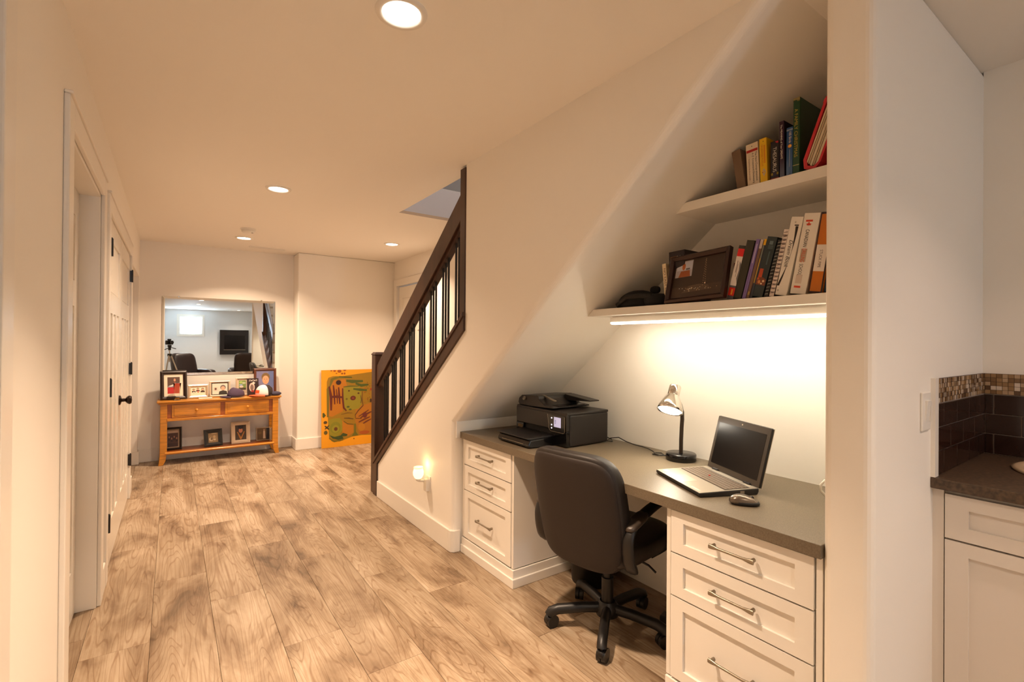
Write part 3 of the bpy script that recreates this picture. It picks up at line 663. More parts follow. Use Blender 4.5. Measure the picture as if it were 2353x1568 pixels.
# ------------------------------------------------------------------ picture frames
def frame(label, loc, w_, h_, bd, fcol, shapes, rz=0.0, tilt=10.0, roll=0.0, mat_w=0.0, mat_col=(232, 224, 208), depth=0.018, rough=0.35, group=None, metal=0.0):
    """stands on loc facing local -y; leans back by tilt degrees on an easel foot"""
    t = thing('picture_frame', label, 'picture frame', loc, group=group)
    t.rotation_euler = (math.radians(-tilt), math.radians(roll), rz)
    fm = mat('frame_%d_%d_%d' % tuple(fcol), fcol, rough, metal=metal)
    a, b_ = w_/2, h_; i = bd
    mb = MB()
    O = [(-a, 0), (a, 0), (a, b_), (-a, b_)]; I = [(-a+i, i), (a-i, i), (a-i, b_-i), (-a+i, b_-i)]; Mid = [(-a+i*0.45, i*0.45), (a-i*0.45, i*0.45), (a-i*0.45, b_-i*0.45), (-a+i*0.45, b_-i*0.45)]
    for k in range(4):
        l_ = (k+1) % 4
        P = lambda q, y: (q[0], y, q[1])
        mb.quad(P(O[k], 0), P(O[k], -depth*0.75), P(O[l_], -depth*0.75), P(O[l_], 0))
        mb.quad(P(O[k], -depth*0.75), P(Mid[k], -depth), P(Mid[l_], -depth), P(O[l_], -depth*0.75))
        mb.quad(P(Mid[k], -depth), P(I[k], -depth*0.6), P(I[l_], -depth*0.6), P(Mid[l_], -depth))
        mb.quad(P(I[k], -depth*0.6), P(I[k], -0.002), P(I[l_], -0.002), P(I[l_], -depth*0.6))
    mb.build('moulding', fm, t, merge=True)
    MB().box((-a+0.003, -0.003, 0.003), (a-0.003, 0.004, b_-0.003)).build('backing', mat('frame_backing', (40, 30, 24), 0.8), t)
    y = -0.0055
    pw, ph = w_-2*i-2*mat_w, h_-2*i-2*mat_w
    if mat_w:
        MB().box((-a+i, -0.0052, i), (a-i, -0.003, b_-i)).build('mat_board', flat(mat_col), t)
    art('photo_print', t, (-pw/2, y, i+mat_w), (1, 0, 0), (0, 0, 1), pw, ph, shapes)
    if tilt > 0:
        L = h_*0.62; th = math.radians(tilt)
        foot = L*math.cos(math.radians(22)); 
        MB().prism([(0.004, L), (L*math.tan(math.radians(tilt+12)), 0.0+L*0.0+math.tan(th)*L*math.tan(math.radians(tilt+12))), (L*math.tan(math.radians(tilt+12))+0.003, math.tan(th)*L*math.tan(math.radians(tilt+12))+0.003), (0.007, L)], 'x', -0.02, 0.02).build('easel_foot', mat('frame_backing', (40, 30, 24), 0.8), t)
    return t
SKIN = (222, 170, 138)
# night rig photo on the shelf
rig = [('r', 0, 0, 1, 1, (58, 43, 30)), ('r', 0, 0, 1, 0.3, (72, 54, 40)), ('r', 0.03, 0.56, 0.37, 0.98, (176, 168, 172)), ('r', 0.05, 0.74, 0.36, 0.96, (196, 196, 206)), ('p', [(0.10, 0.56), (0.14, 0.72), (0.32, 0.72), (0.34, 0.56)], (156, 84, 44)), ('e', 0.19, 0.83, 0.035, 0.09, (176, 96, 50)), ('r', 0.24, 0.74, 0.32, 0.78, (96, 92, 90)), ('p', [(0.2, 0.13), (0.78, 0.16), (0.72, 0.27), (0.55, 0.32), (0.35, 0.3), (0.28, 0.2)], (92, 72, 56))]
for k in range(30):
    u = random.gauss(0.48, 0.16); v = 0.15+random.random()*0.10
    rig.append(('e', min(0.9, max(0.12, u)), v, 0.006, 0.008, [(236, 214, 170), (214, 170, 110), (250, 240, 214)][k % 3]))
for k in range(24):
    v = 0.26+k*0.028; u = 0.665+(0.03*(1-v)*(1 if k % 2 else -1))
    rig.append(('e', u, v, 0.005, 0.008, (214, 166, 120)))
rig.append(('e', 0.70, 0.29, 0.012, 0.016, (255, 226, 190)))
frame('dark wooden frame with night photo of a lit drilling rig', (1.862, 1.265, SH1+0.004), 0.305, 0.222, 0.020, (52, 28, 18), rig, rz=-PI/2-0.06, tilt=14, roll=-1.5, depth=0.03)

# ------------------------------------------------------------------ printer
pr = thing('printer', 'black all-in-one printer with small touch screen on the desk', 'printer', (1.752, 2.205, 0.7705))
PB = mat('printer_body', (25, 20, 17), 0.38, bump=0.1, bscale=600)
hw = 0.235
body = MB().prism([(-hw, 0.004), (hw, 0.004), (hw, 0.18), (-hw, 0.18)], 'x', 0.02, 0.32)
body.build('body', PB, pr, bevel=0.012, segs=3)
MB().box((0.0, -hw+0.002, 0.088), (0.022, hw-0.002, 0.180)).build('front_panel', PB, pr, bevel=0.004)
for ya_, yb_ in ((-hw+0.002, -hw+0.10), (hw-0.075, hw-0.002)): MB().box((0.0, ya_, 0.004), (0.022, yb_, 0.088)).build('lower_front', GLOSSB, pr, bevel=0.003)
MB().box((0.014, -hw+0.10, 0.004), (0.0235, hw-0.075, 0.088)).build('output_slot', mat('dark_slot', (6, 5, 5), 0.7), pr)
MB().box((0.004, -hw-0.001, 0.176), (0.318, hw+0.001, 0.190)).build('scanner_lid', PB, pr, bevel=0.004)
# document feeder: hump on the left half with tray running right
ad = [(hw-0.01, 0.190), (hw+0.002, 0.205), (hw-0.006, 0.232), (hw-0.035, 0.252), (0.06, 0.262), (0.035, 0.258), (0.03, 0.240), (-0.02, 0.212), (-0.10, 0.207), (-0.10, 0.198), (0.10, 0.190)]
MB().prism(ad, 'x', 0.015, 0.30).build('document_feeder', PB, pr, bevel=0.006, segs=3)
MB().box((0.055, -0.10, 0.2075), (0.26, 0.03, 0.211)).build('feeder_bed', GLOSSB, pr)
MB().prism([(0.03, 0.225), (-0.19, 0.236), (-0.192, 0.242), (0.03, 0.262)], 'x', 0.215, 0.29).build('paper_guide', PB, pr, bevel=0.003)
MB().prism([(0.055, 0.2625), (-0.06, 0.238), (-0.06, 0.234), (0.05, 0.252)], 'x', 0.06, 0.075).build('feeder_edge', STEEL, pr)
cpn = MB().prism([(-0.075, 0.170), (-0.222, 0.170), (-0.222, 0.083), (-0.213, 0.078), (-0.105, 0.078), (-0.092, 0.088)], 'x', -0.004, 0.001).build('control_panel', GLOSSB, pr)
MB().tube([(-0.004, -0.074, 0.170), (-0.0045, -0.091, 0.087), (-0.0045, -0.104, 0.078), (-0.0045, -0.213, 0.078), (-0.0045, -0.222, 0.086), (-0.004, -0.222, 0.168)], 0.0014, 6).build('panel_trim', STEEL, cpn)
SCR = mat('printer_screen', (170, 168, 196), 0.2, emit=lin((186, 182, 212)), es=0.55)
sc_ = MB().box((-0.0052, -0.19, 0.105), (-0.0035, -0.132, 0.160)).build('screen', SCR, cpn)
art('screen_icons', sc_, (-0.0054, -0.136, 0.105), (0, -1, 0), (0, 0, 1), 0.05, 0.055, [('r', 0.06, 0.80, 0.16, 0.9, (226, 224, 236)), ('r', 0.06, 0.62, 0.30, 0.68, (120, 130, 196)), ('r', 0.06, 0.48, 0.30, 0.54, (120, 130, 196)), ('r', 0.06, 0.34, 0.28, 0.40, (120, 130, 196)), ('e', 0.9, 0.45, 0.04, 0.04, (206, 204, 224))])
BTN = mat('lit_button', (230, 226, 240), 0.4, emit=(0.85, 0.85, 1), es=1.2)
for y, z in ((-0.112, 0.152), (-0.112, 0.114), (-0.112, 0.096)):
    MB().cyl((-0.0055, y, z), (-0.0035, y, z), 0.0042, n=12).build('button', BTN, cpn)
# round badge with the two letters
MB().cyl((0.012, 0.165, 0.2335), (0.006, 0.165, 0.2365), 0.0125, n=20).build('badge', STEEL, pr)
text_obj('badge_letters', 'hp', flat((40, 32, 28)), pr, (0.0055, 0.172, 0.2325), (0, -1, 0), (-0.3, 0, 0.9), 0.013, 0.011)
# slots by the card reader
for k in range(4): MB().box((-0.002, hw-0.03-k*0.012, 0.058), (0.001, hw-0.022-k*0.012, 0.075)).build('card_slot', mat('card_slot_gold', (110, 84, 44), 0.4), pr)
tr = MB().prism([(-0.175, 0.004), (-0.185, 0.018), (-0.17, 0.044), (0.02, 0.050), (0.02, 0.004)], 'y', -0.135, 0.165).build('paper_tray', GLOSSB, pr, bevel=0.004)
MB().box((-0.188, -0.09, 0.021), (-0.184, 0.115, 0.0235)).build('tray_trim', STEEL, tr)
MB().prism([(-0.17, 0.0445), (-0.188, 0.052), (-0.188, 0.056), (-0.10, 0.056), (0.015, 0.058), (0.015, 0.05)], 'y', -0.13, 0.175).build('tray_cover', BLACKP, tr, bevel=0.002)
# cord with a coil by the lamp
cord = MB().tube([(2.085, 2.02, 0.80), (2.11, 1.98, 0.782), (2.09, 1.955, 0.776), (2.075, 1.985, 0.776), (2.10, 1.98, 0.79), (2.115, 1.93, 0.80), (2.12, 1.88, 0.785), (2.125, 1.82, 0.776), (2.12, 1.76, 0.776), (2.105, 1.71, 0.777), (2.085, 1.66, 0.774), (2.06, 1.63, 0.774), (2.03, 1.62, 0.774), (2.03, 1.59, 0.775), (2.06, 1.575, 0.776), (2.075, 1.60, 0.778), (2.045, 1.615, 0.78), (2.02, 1.60, 0.78), (2.03, 1.575, 0.778), (2.055, 1.56, 0.776), (2.065, 1.53, 0.775)], 0.0028, 7)
cord.build('power_cord', BLACKP, pr, (1.752, 2.205, 0.7705))

# ------------------------------------------------------------------ desk lamp
LX, LY = 2.062, 1.474
lp = thing('desk_lamp', 'desk lamp with chrome shade and black gooseneck, switched on', 'lamp', (LX, LY, 0.7705)); LPO = (LX, LY, 0.7705)
MB().lathe([(0.0, 0), (0.070, 0), (0.072, 0.003), (0.072, 0.030), (0.069, 0.034), (0.0, 0.035)], 40).build('base', GLOSSB, lp)
ax = Vector((-0.47, -0.11, -0.87)).normalized()
T = Vector((-0.030, 0.012, 0.366))                 # top of the head
neck = T+ax*0.045
GB = mat('gooseneck_black', (52, 42, 34), 0.3, metal=0.5)
MB().tube([(0, 0, 0.034), (0.001, 0, 0.10), (0.003, -0.001, 0.16), (0.006, -0.002, 0.20), (0.006, -0.001, 0.235), (-0.004, 0.003, 0.272), (-0.016, 0.008, 0.298), tuple(T+ax*0.058)], 0.0095, 12).build('gooseneck', GB, lp)
MB().lathe([(0.0, 0.0), (0.026, 0.001), (0.0285, 0.006), (0.0285, 0.052), (0.026, 0.054)], 32, T, ax).build('socket_housing', CHROME, lp)
MB().lathe([(0.0265, 0.050), (0.033, 0.062), (0.047, 0.088), (0.058, 0.114), (0.061, 0.135), (0.0585, 0.135), (0.056, 0.115), (0.045, 0.090), (0.030, 0.062)], 40, T, ax).build('shade', CHROME, lp)
BULB = mat('lit_bulb', (255, 246, 230), 0.4, emit=(1.0, 0.90, 0.74), es=22)
MB().lathe([(0.010, 0.060), (0.030, 0.085), (0.046, 0.105), (0.0555, 0.126), (0.050, 0.134), (0.030, 0.138), (0.0, 0.139)], 32, T, ax).build('bulb', BULB, lp)
MB().cyl(T-ax*0.001+Vector((0.006, 0, 0)), T-ax*0.010+Vector((0.006, 0, 0)), 0.0025, n=8).build('switch_pin', CHROME, lp)
l = bpy.data.lights.new('desk_bulb', 'SPOT'); l.energy = 2.6; l.color = (1, 0.84, 0.62); l.spot_size = math.radians(125); l.spot_blend = 0.5; l.shadow_soft_size = 0.03
lo = bpy.data.objects.new('bulb_light', l); C.objects.link(lo); lo.parent = lp; lo.location = T+ax*0.145
lo.rotation_euler = ax.to_track_quat('-Z', 'Y').to_euler()

# ------------------------------------------------------------------ laptop (local: width along x, depth along y away from the user)
lt = thing('laptop', 'open silver and black laptop with dark screen on the desk', 'laptop', (1.793, 1.172, 0.7705))
d_ = Vector((0.905, -0.425)); lt.rotation_euler = (0, 0, math.atan2(d_.y, d_.x)-PI/2); lt.scale = (0.965, 1, 1)
SILV = mat('laptop_silver', (178, 168, 152), 0.32, metal=0.55)
MB().prism([(-0.124, 0.006), (-0.118, 0.0), (0.118, 0.0), (0.124, 0.012), (0.124, 0.024), (-0.124, 0.0165)], 'x', -0.178, 0.178).build('base', BLACKP, lt, bevel=0.003)
zf = lambda y: 0.0165+(y+0.124)/0.248*0.0075
def onbase(x0, x1, y0, y1, up0, up1): 
    return [(x0, y0, zf(y0)+up0), (x1, y0, zf(y0)+up0), (x1, y1, zf(y1)+up0), (x0, y1, zf(y1)+up0), (x0, y0, zf(y0)+up1), (x1, y0, zf(y0)+up1), (x1, y1, zf(y1)+up1), (x0, y1, zf(y1)+up1)]
BF = [(0,3,2,1),(4,5,6,7),(0,1,5,4),(1,2,6,5),(2,3,7,6),(3,0,4,7)]
MB()._add(onbase(-0.176, 0.176, -0.122, 0.118, 0, 0.0008), BF).build('palm_rest', SILV, lt)
MB()._add(onbase(-0.166, 0.166, -0.012, 0.094, 0.0008, 0.0011), BF).build('keyboard_well', BLACKP, lt)
kb = MB()
for r in range(6):
    n_ = 19; kw = 0.328/n_
    for k in range(n_):
        x0 = -0.164+k*kw+0.0009
        if r == 0 and 4 < k < 9: continue
        kb._add(onbase(x0, x0+kw-0.0022, -0.010+r*0.0172, -0.010+r*0.0172+(0.0150 if r < 5 else 0.010), 0.0011, 0.0030), BF)
kb._add(onbase(-0.164+5*kw, -0.164+9*kw-0.002, -0.010, 0.005, 0.0011, 0.0030), BF)
KEY = mat('laptop_keys', (116, 101, 86), 0.45)
ko = kb.build('keys', KEY, lt); ko['kind'] = 'stuff'
MB()._add(onbase(-0.072, 0.028, -0.108, -0.044, 0.0008, 0.0012), BF).build('touchpad', mat('touchpad', (196, 184, 166), 0.35, metal=0.3), lt)
MB().cyl((-0.02, 0.038, zf(0.038)+0.002), (-0.02, 0.038, zf(0.038)+0.0062), 0.004, n=10).build('pointing_stick', mat('stick_red', (190, 50, 40), 0.6), lt)
art('palm_badge', lt, (0.09, -0.112, zf(-0.112)+0.0011), (1, 0, 0), (0, 1, 0.03), 0.06, 0.012, [('r', 0, 0.1, 1, 0.9, (226, 214, 196))])
art('maker_badge', lt, (0.118, 0.101, zf(0.101)+0.0012), (1, 0, 0), (0, 1, 0.03), 0.034, 0.007, [('r', 0, 0.1, 1, 0.9, (226, 214, 196))])
art('palm_sticker', lt, (-0.165, -0.10, zf(-0.10)+0.0011), (1, 0, 0), (0, 1, 0.03), 0.03, 0.02, [('r', 0, 0, 0.45, 1, (206, 206, 216)), ('r', 0.55, 0, 1, 1, (214, 206, 196))])
MB().box((0.1765, 0.045, 0.006), (0.1787, 0.062, 0.017)).build('network_port', mat('port_steel', (150, 140, 128), 0.4, metal=0.6), lt)
# lid
LT = Matrix.Translation((0, 0.122, 0.020)) @ Matrix.Rotation(math.radians(-14), 4, 'X')
MB().box((-0.178, 0.001, 0.004), (0.178, 0.011, 0.238), LT).build('lid', BLACKP, lt, bevel=0.006, segs=3)
MB().box((-0.176, -0.0005, 0.006), (0.176, 0.0015, 0.236), LT).build('bezel', mat('laptop_bezel', (74, 64, 54), 0.4), lt, bevel=0.0005)
MB().box((-0.158, -0.0012, 0.028), (0.158, -0.0004, 0.210), LT).build('screen', mat('dark_screen', (16, 11, 9), 0.28, spec=0.5), lt)
MB().cyl(LT @ Vector((0.0, -0.0014, 0.223)), LT @ Vector((0, -0.0004, 0.223)), 0.0032, n=12).build('webcam', mat('webcam_lens', (230, 214, 190), 0.2), lt)
for sx in (-0.11, 0.11): MB().box((sx-0.02, 0.114, 0.016), (sx+0.02, 0.130, 0.030)).build('hinge', BLACKP, lt, bevel=0.003)
MB().box((-0.179, 0.0105, 0.005), (0.179, 0.0125, 0.237), LT).build('lid_back', SILV, lt, bevel=0.001)

# mouse
ms = thing('computer_mouse', 'small silver and black computer mouse beside the laptop', 'mouse', (1.678, 0.938, 0.7705), math.radians(-140))
def mfn(p):
    t_ = (p.y/0.047); p.z *= (1.0-0.18*t_-0.25*t_*t_) if p.z > 0 else 0.35
    return p
MB().sell((0, 0, 0.009), (0.027, 0.049, 0.026), 0.85, 0.8, 14, 28, mfn).build('shell', mat('mouse_silver', (116, 104, 92), 0.26, metal=0.7), ms)
MB().sell((0, 0.004, 0.007), (0.0285, 0.049, 0.0115), 0.7, 0.8, 10, 28).build('side_grip', BLACKP, ms)
MB().cyl((-0.004, 0.028, 0.026), (0.004, 0.028, 0.026), 0.0055, n=14).build('scroll_wheel', BLACKP, ms)
# white mug half hidden by the partition
mg = thing('mug', 'white mug at the right end of the desk, half hidden by the partition', 'mug', (1.99, 0.735, 0.7705))
CER = mat('white_ceramic', (238, 230, 216), 0.15)
MB().lathe([(0.0, 0.0), (0.034, 0.0), (0.038, 0.004), (0.040, 0.09), (0.037, 0.09), (0.035, 0.008), (0.0, 0.006)], 30).build('body', CER, mg)
MB().tube([(-0.02, 0.034, 0.075), (-0.035, 0.052, 0.076), (-0.042, 0.062, 0.06), (-0.042, 0.062, 0.038), (-0.034, 0.05, 0.022), (-0.02, 0.034, 0.022)], 0.005, 8).build('handle', CER, mg)

# ------------------------------------------------------------------ office chair (local +x is where it faces)
ch = thing('office_chair', 'black office chair with rounded back, pulled up to the desk', 'chair', (1.70, 1.615, 0), math.radians(9))
BROWNL = mat('chair_leather', (25, 17, 12), 0.5, bump=0.3, bscale=380)
def bfn(p):
    t_ = p.z/0.265
    p.y *= 1.0-0.06*max(0, t_)**2-0.10*max(0, -t_)**1.6
    p.x += -0.055*t_+0.9*p.y*p.y-0.05*(max(0, -t_)**2)*0
    return p
MB().sell((-0.255, 0, 0.618), (0.046, 0.238, 0.262), 0.40, 0.42, 26, 40, bfn).build('backrest', BROWNL, ch)
def shell(p):
    p = bfn(p); return p
MB().sell((-0.270, 0, 0.612), (0.036, 0.229, 0.250), 0.36, 0.40, 26, 40, shell).build('back_shell', mat('chair_back_fabric', (28, 16, 9), 0.62, bump=0.25, bscale=700), ch)
def sfn(p):
    p.z += 0.02*(p.x/0.24)**2 if p.z > 0 else 0
    return p
MB().sell((0.0, 0, 0.435), (0.245, 0.245, 0.05), 0.5, 0.45, 14, 36, sfn).build('seat', LEATHER, ch)
for sgn in (-1, 1):
    y = sgn*0.243
    pth = [(-0.10, y*0.75, 0.385), (-0.175, y*0.98, 0.40), (-0.205, y, 0.45), (-0.215, y, 0.53), (-0.195, y, 0.575), (-0.14, y, 0.600), (-0.02, y, 0.630), (0.10, y, 0.640), (0.18, y, 0.628), (0.205, y, 0.58), (0.19, y, 0.50), (0.12, y*0.95, 0.43), (0.06, y*0.75, 0.385)]
    q = []
    P = [Vector(p) for p in pth]
    for i in range(len(P)-1):
        for s_ in range(4):
            t_ = s_/4; a, b_, c_, d2 = P[max(i-1, 0)], P[i], P[i+1], P[min(i+2, len(P)-1)]
            q.append(0.5*((2*b_)+(c_-a)*t_+(2*a-5*b_+4*c_-d2)*t_*t_+(3*b_-a-3*c_+d2)*t_**3))
    q.append(P[-1])
    MB().tube(q, 0.029, 10, ry=0.013, side=(0, 1, 0)).build('armrest', BLACKP, ch)
    MB().sell((-0.15, y, 0.600), (0.07, 0.032, 0.014), 0.6, 0.6, 8, 18, lambda p: Vector((p.x, p.y, p.z+p.x*0.28))).build('arm_pad', mat('worn_arm_pad', (62, 52, 44), 0.4), ch)
MB().box((-0.12, -0.10, 0.352), (0.12, 0.10, 0.388)).build('seat_plate', BLACKP, ch, bevel=0.006)
MB().tube([(-0.10, 0, 0.362), (-0.20, 0, 0.370), (-0.235, 0, 0.42), (-0.245, 0, 0.52)], 0.03, 8, ry=0.008, side=(0, 1, 0)).build('back_bracket', BLACKP, ch)
MB().cyl((0, 0, 0.20), (0, 0, 0.355), 0.018, n=20).cyl((0, 0, 0.09), (0, 0, 0.235), 0.028, n=20).build('gas_column', BLACKP, ch)
MB().lathe([(0.030, 0.055), (0.052, 0.06), (0.055, 0.10), (0.035, 0.125)], 24).build('hub', BLACKP, ch)
MB().tube([(0.03, -0.10, 0.36), (0.03, -0.2, 0.345), (0.03, -0.235, 0.325)], 0.005, 8).build('tilt_lever', BLACKP, ch)
for k in range(5):
    an = math.radians(138+72*k); dx, dy = math.cos(an), math.sin(an)
    MB().tube([(dx*0.03, dy*0.03, 0.092), (dx*0.12, dy*0.12, 0.094), (dx*0.235, dy*0.235, 0.086), (dx*0.268, dy*0.268, 0.074), (dx*0.275, dy*0.275, 0.060)], 0.022, 10, ry=0.024, side=(-dy, dx, 0)).build('base_leg', BLACKP, ch)
    ca = an+[0.5, -0.3, 0.9, 0.2, -0.6][k]; ux, uy = math.cos(ca), math.sin(ca)
    cx_, cy_ = dx*0.275, dy*0.275
    cs = MB().cyl((cx_, cy_, 0.035), (cx_, cy_, 0.062), 0.008, n=10).sell((cx_, cy_, 0.040), (0.020, 0.020, 0.018), 0.8, 0.8, 8, 14).build('caster', BLACKP, ch)
    for s_ in (-1, 1):
        px_, py_ = cx_-uy*0.011*s_-ux*0.012, cy_+ux*0.011*s_-uy*0.012
        MB().cyl((px_+uy*0.009, py_-ux*0.009, 0.030), (px_-uy*0.009, py_+ux*0.009, 0.030), 0.0295, n=22).build('wheel', BLACKP, cs, bevel=0.003)

# bin and cables under the desk
bn = thing('waste_bin', 'round black waste bin behind the office chair', 'bin', (1.965, 1.985, 0.0))
MB().lathe([(0.0, 0.004), (0.110, 0.0), (0.116, 0.004), (0.135, 0.31), (0.139, 0.315), (0.135, 0.318), (0.131, 0.31), (0.112, 0.010), (0.0, 0.010)], 36).build('bucket', BLACKP, bn)
MB().lathe([(0.136, 0.306), (0.142, 0.306), (0.142, 0.320), (0.134, 0.322)], 36).build('rim', BLACKP, bn)
tag(MB().tube([(1.98, 1.33, 0.729), (1.98, 1.335, 0.60), (1.97, 1.345, 0.5), (2.02, 1.34, 0.3), (2.06, 1.30, 0.1), (2.08, 1.22, 0.012)], 0.004, 7).build('hanging_cable', BLACKP), 'straight black cable hanging below the desk counter', 'cable')
tag(MB().tube([(1.93, 1.21, 0.729), (1.93, 1.215, 0.66), (1.945, 1.235, 0.62), (1.93, 1.215, 0.55), (1.93, 1.20, 0.42), (1.96, 1.22, 0.2), (1.99, 1.25, 0.02)], 0.0035, 7).build('hanging_cable', BLACKP), 'kinked black cable hanging beside the right desk cabinet', 'cable')
ps = thing('power_strip', 'dark power strip lying on the floor under the desk', 'power strip', (2.00, 1.37, 0), 0.3)
MB().box((-0.03, -0.14, 0.001), (0.03, 0.14, 0.035)).build('body', BLACKP, ps, bevel=0.005)
for k in range(4): MB().box((-0.018, -0.12+k*0.06, 0.035), (0.018, -0.085+k*0.06, 0.062)).build('plug', FABRICB, ps, bevel=0.004)
tag(MB().tube([(1.885, 1.40, 0.36), (1.90, 1.385, 0.30), (1.905, 1.37, 0.22), (1.89, 1.36, 0.14), (1.92, 1.34, 0.03), (1.97, 1.33, 0.012)], 0.012, 6, ry=0.003, side=(0, 1, 0)).build('cable_strap', FABRICB), 'dark webbing strap dangling under the chair by the power strip', 'strap')

# night light warmer on the stair wall
nl = thing('night_light', 'glowing glass wax warmer plugged into the stair wall', 'night light', (1.475, 3.10, 0.36))
GLW = mat('glowing_glass', (255, 236, 190), 0.25, emit=(1.0, 0.74, 0.38), es=1.5)
cxn = -0.062
MB().lathe([(0.018, 0.030), (0.026, 0.036), (0.036, 0.056), (0.037, 0.078), (0.031, 0.100), (0.028, 0.102)], 28, (cxn, 0.035, 0)).build('glass_cup', GLW, nl)
MB().lathe([(0.029, 0.100), (0.033, 0.104), (0.032, 0.112), (0.026, 0.112), (0.0, 0.107)], 28, (cxn, 0.035, 0)).build('wax_dish', mat('wax_dish', (240, 214, 160), 0.3, emit=(1, 0.74, 0.4), es=0.9), nl)
MB().lathe([(0.010, 0.012), (0.018, 0.018), (0.021, 0.030), (0.0, 0.032)], 20, (cxn, 0.035, 0)).tube([(cxn, 0.035, 0.016), (cxn+0.03, 0.02, 0.014), (-0.012, 0.0, 0.012)], 0.010, 8).build('arm', WHITEP, nl)
MB().box((-0.030, -0.024, -0.055), (-0.001, 0.024, 0.03)).build('plug_body', WHITEP, nl, bevel=0.006)
l = bpy.data.lights.new('night_bulb', 'POINT'); l.energy = 0.22; l.color = (1, 0.62, 0.26); l.shadow_soft_size = 0.012
lo = bpy.data.objects.new('bulb_light', l); C.objects.link(lo); lo.parent = nl; lo.location = (cxn+0.018, 0.02, 0.125)
op = thing('outlet', 'white wall outlet behind the night light', 'outlet', (XR, 3.10, 0.35))
MB().box((-0.005, -0.036, -0.058), (0, 0.036, 0.058)).build('cover_plate', WHITEP, op, bevel=0.003)

# ------------------------------------------------------------------ kitchenette
va_ = thing('vanity_cabinet', 'white shaker vanity cabinet under the brown counter', 'cabinet', (2.32, 0.0, 0))
VO = (2.32, 0, 0); VB = mat('vanity_paint', (226, 216, 204), 0.4)
MB().box((2.042, -0.75, 0.10), (XK, YK, 0.885)).box((2.024, 0.470, 0.10), (2.042, YK, 0.885)).build('carcass', VB, va_, VO)
MB().box((2.09, -0.75, 0.0), (XK, YK, 0.10)).build('toe_kick', VB, va_, VO)
for y1 in (0.4665, -0.135):
    for nm, z0, z1 in (('drawer', 0.733, 0.872), ('cabinet_door', 0.108, 0.727)):
        d = shaker(va_, y1-0.595, y1, z0, z1, x0=2.020, x1=2.042, name=nm, fr=0.056, mt=VB)
        for o in [d]+list(d.children): o.data.transform(Matrix.Translation((-2.32, 0, 0)))
tag(MB().box((1.998, -0.78, 0.886), (XK, YK, 0.920)).build('vanity_counter', GRAN, bevel=0.003), 'brown stone-look counter of the kitchenette with sink', 'counter')
sk = thing('sink', 'round beige drop-in sink set in the brown counter', 'sink', (2.44, 0.165, 0.9205))
MB().lathe([(0.215, 0.0), (0.218, 0.006), (0.205, 0.011), (0.185, 0.008), (0.175, 0.002), (0.15, 0.0008), (0.0, 0.0006)], 48).build('basin', mat('beige_sink', (206, 178, 146), 0.25), sk)
MB().lathe([(0.0, 0.0010), (0.028, 0.0012), (0.03, 0.003), (0.024, 0.0035), (0.0, 0.002)], 20).build('drain', STEEL, sk)
# tiles
TILE = mat('dark_brown_tile', (44, 24, 18), 0.12, noise=0.25, nscale=6)
GROUT = mat('grout', (176, 156, 140), 0.8)
tw = struct('wall_tile_side', MB().box((2.012, YK-0.004, 0.921), (XK, YK, 1.155)), GROUT)
tb = struct('wall_tile_back', MB().box((XK-0.004, -0.78, 0.921), (XK, YK-0.004, 1.155)), GROUT)
trim_w = MB().box((2.000, YK-0.012, 0.921), (2.034, YK, 1.238)).build('tile_edge_trim', TRIM); trim_w.parent = tw
for r in range(3):
    z0 = 0.9225+r*0.0775; z1 = z0+0.0748
    x = 2.036-(0.084 if r != 1 else 0.008)
    while x < XK-0.01:
        a, b_ = max(x+0.001, 2.036), min(x+0.1502, XK-0.0065)
        if b_-a > 0.01: MB().box((a, YK-0.0095, z0), (b_, YK-0.004, z1)).build('tile', TILE, tw, bevel=0.0012)
        x += 0.1525
    y = YK-0.0045-(0.030 if r != 1 else 0.106)+0.1525
    while y > -0.45:
        a, b_ = max(y-0.1502, -0.78), min(y-0.001, YK-0.0105)
        if b_-a > 0.006: MB().box((XK-0.0095, a, z0), (XK-0.004, b_, z1)).build('tile', TILE, tb, bevel=0.0012)
        y -= 0.1525
MOS = [mat('mosaic_%d' % i, c, 0.15) for i, c in enumerate([(176, 148, 116), (126, 96, 66), (92, 66, 44), (206, 190, 172), (150, 118, 82), (70, 48, 36), (156, 140, 124)])]
GD = mat('mosaic_grout', (70, 52, 40), 0.8)
msd = struct('wall_mosaic_side', MB().box((2.036, YK-0.004, 1.1555), (XK, YK, 1.2355)), GD)
msb = struct('wall_mosaic_back', MB().box((XK-0.004, -0.78, 1.1555), (XK, YK-0.004, 1.2355)), GD)
mm = MB()
for r in range(5):
    z0 = 1.1563+r*0.0159; x = 2.037
    while x < XK-0.012:
        for wd in ((0.0152,) if random.random() < 0.5 else (0.0071, 0.0071)):
            mm.m(random.randrange(7)); mm.box((x, YK-0.008, z0), (min(x+wd, XK-0.006), YK-0.004, z0+0.0147)); x += wd+0.001
    y = YK-0.0085
    while y > -0.12:
        MB().box((XK-0.008, y-0.0152, z0), (XK-0.004, y, z0+0.0147)).build('mosaic_tile', MOS[random.choice([0, 1, 1, 4, 4, 3, 2])], msb); y -= 0.0164
mo = mm.build('mosaic_field', MOS, msd); mo['kind'] = 'stuff'
sw = thing('light_switch', 'white dimmer light switch on the partition beside the tiles', 'light switch', (1.937, YK, 1.137))
MB().box((-0.040, -0.007, -0.060), (0.040, 0, 0.060)).build('cover_plate', WHITEP, sw, bevel=0.003)
MB().prism([(-0.008, -0.034), (-0.014, 0.034), (-0.006, 0.034), (-0.006, -0.034)], 'x', -0.017, 0.017).build('rocker', WHITEP, sw, bevel=0.001)
MB().box((0.02, -0.013, -0.03), (0.026, -0.007, 0.03)).build('slider', WHITEP, sw)

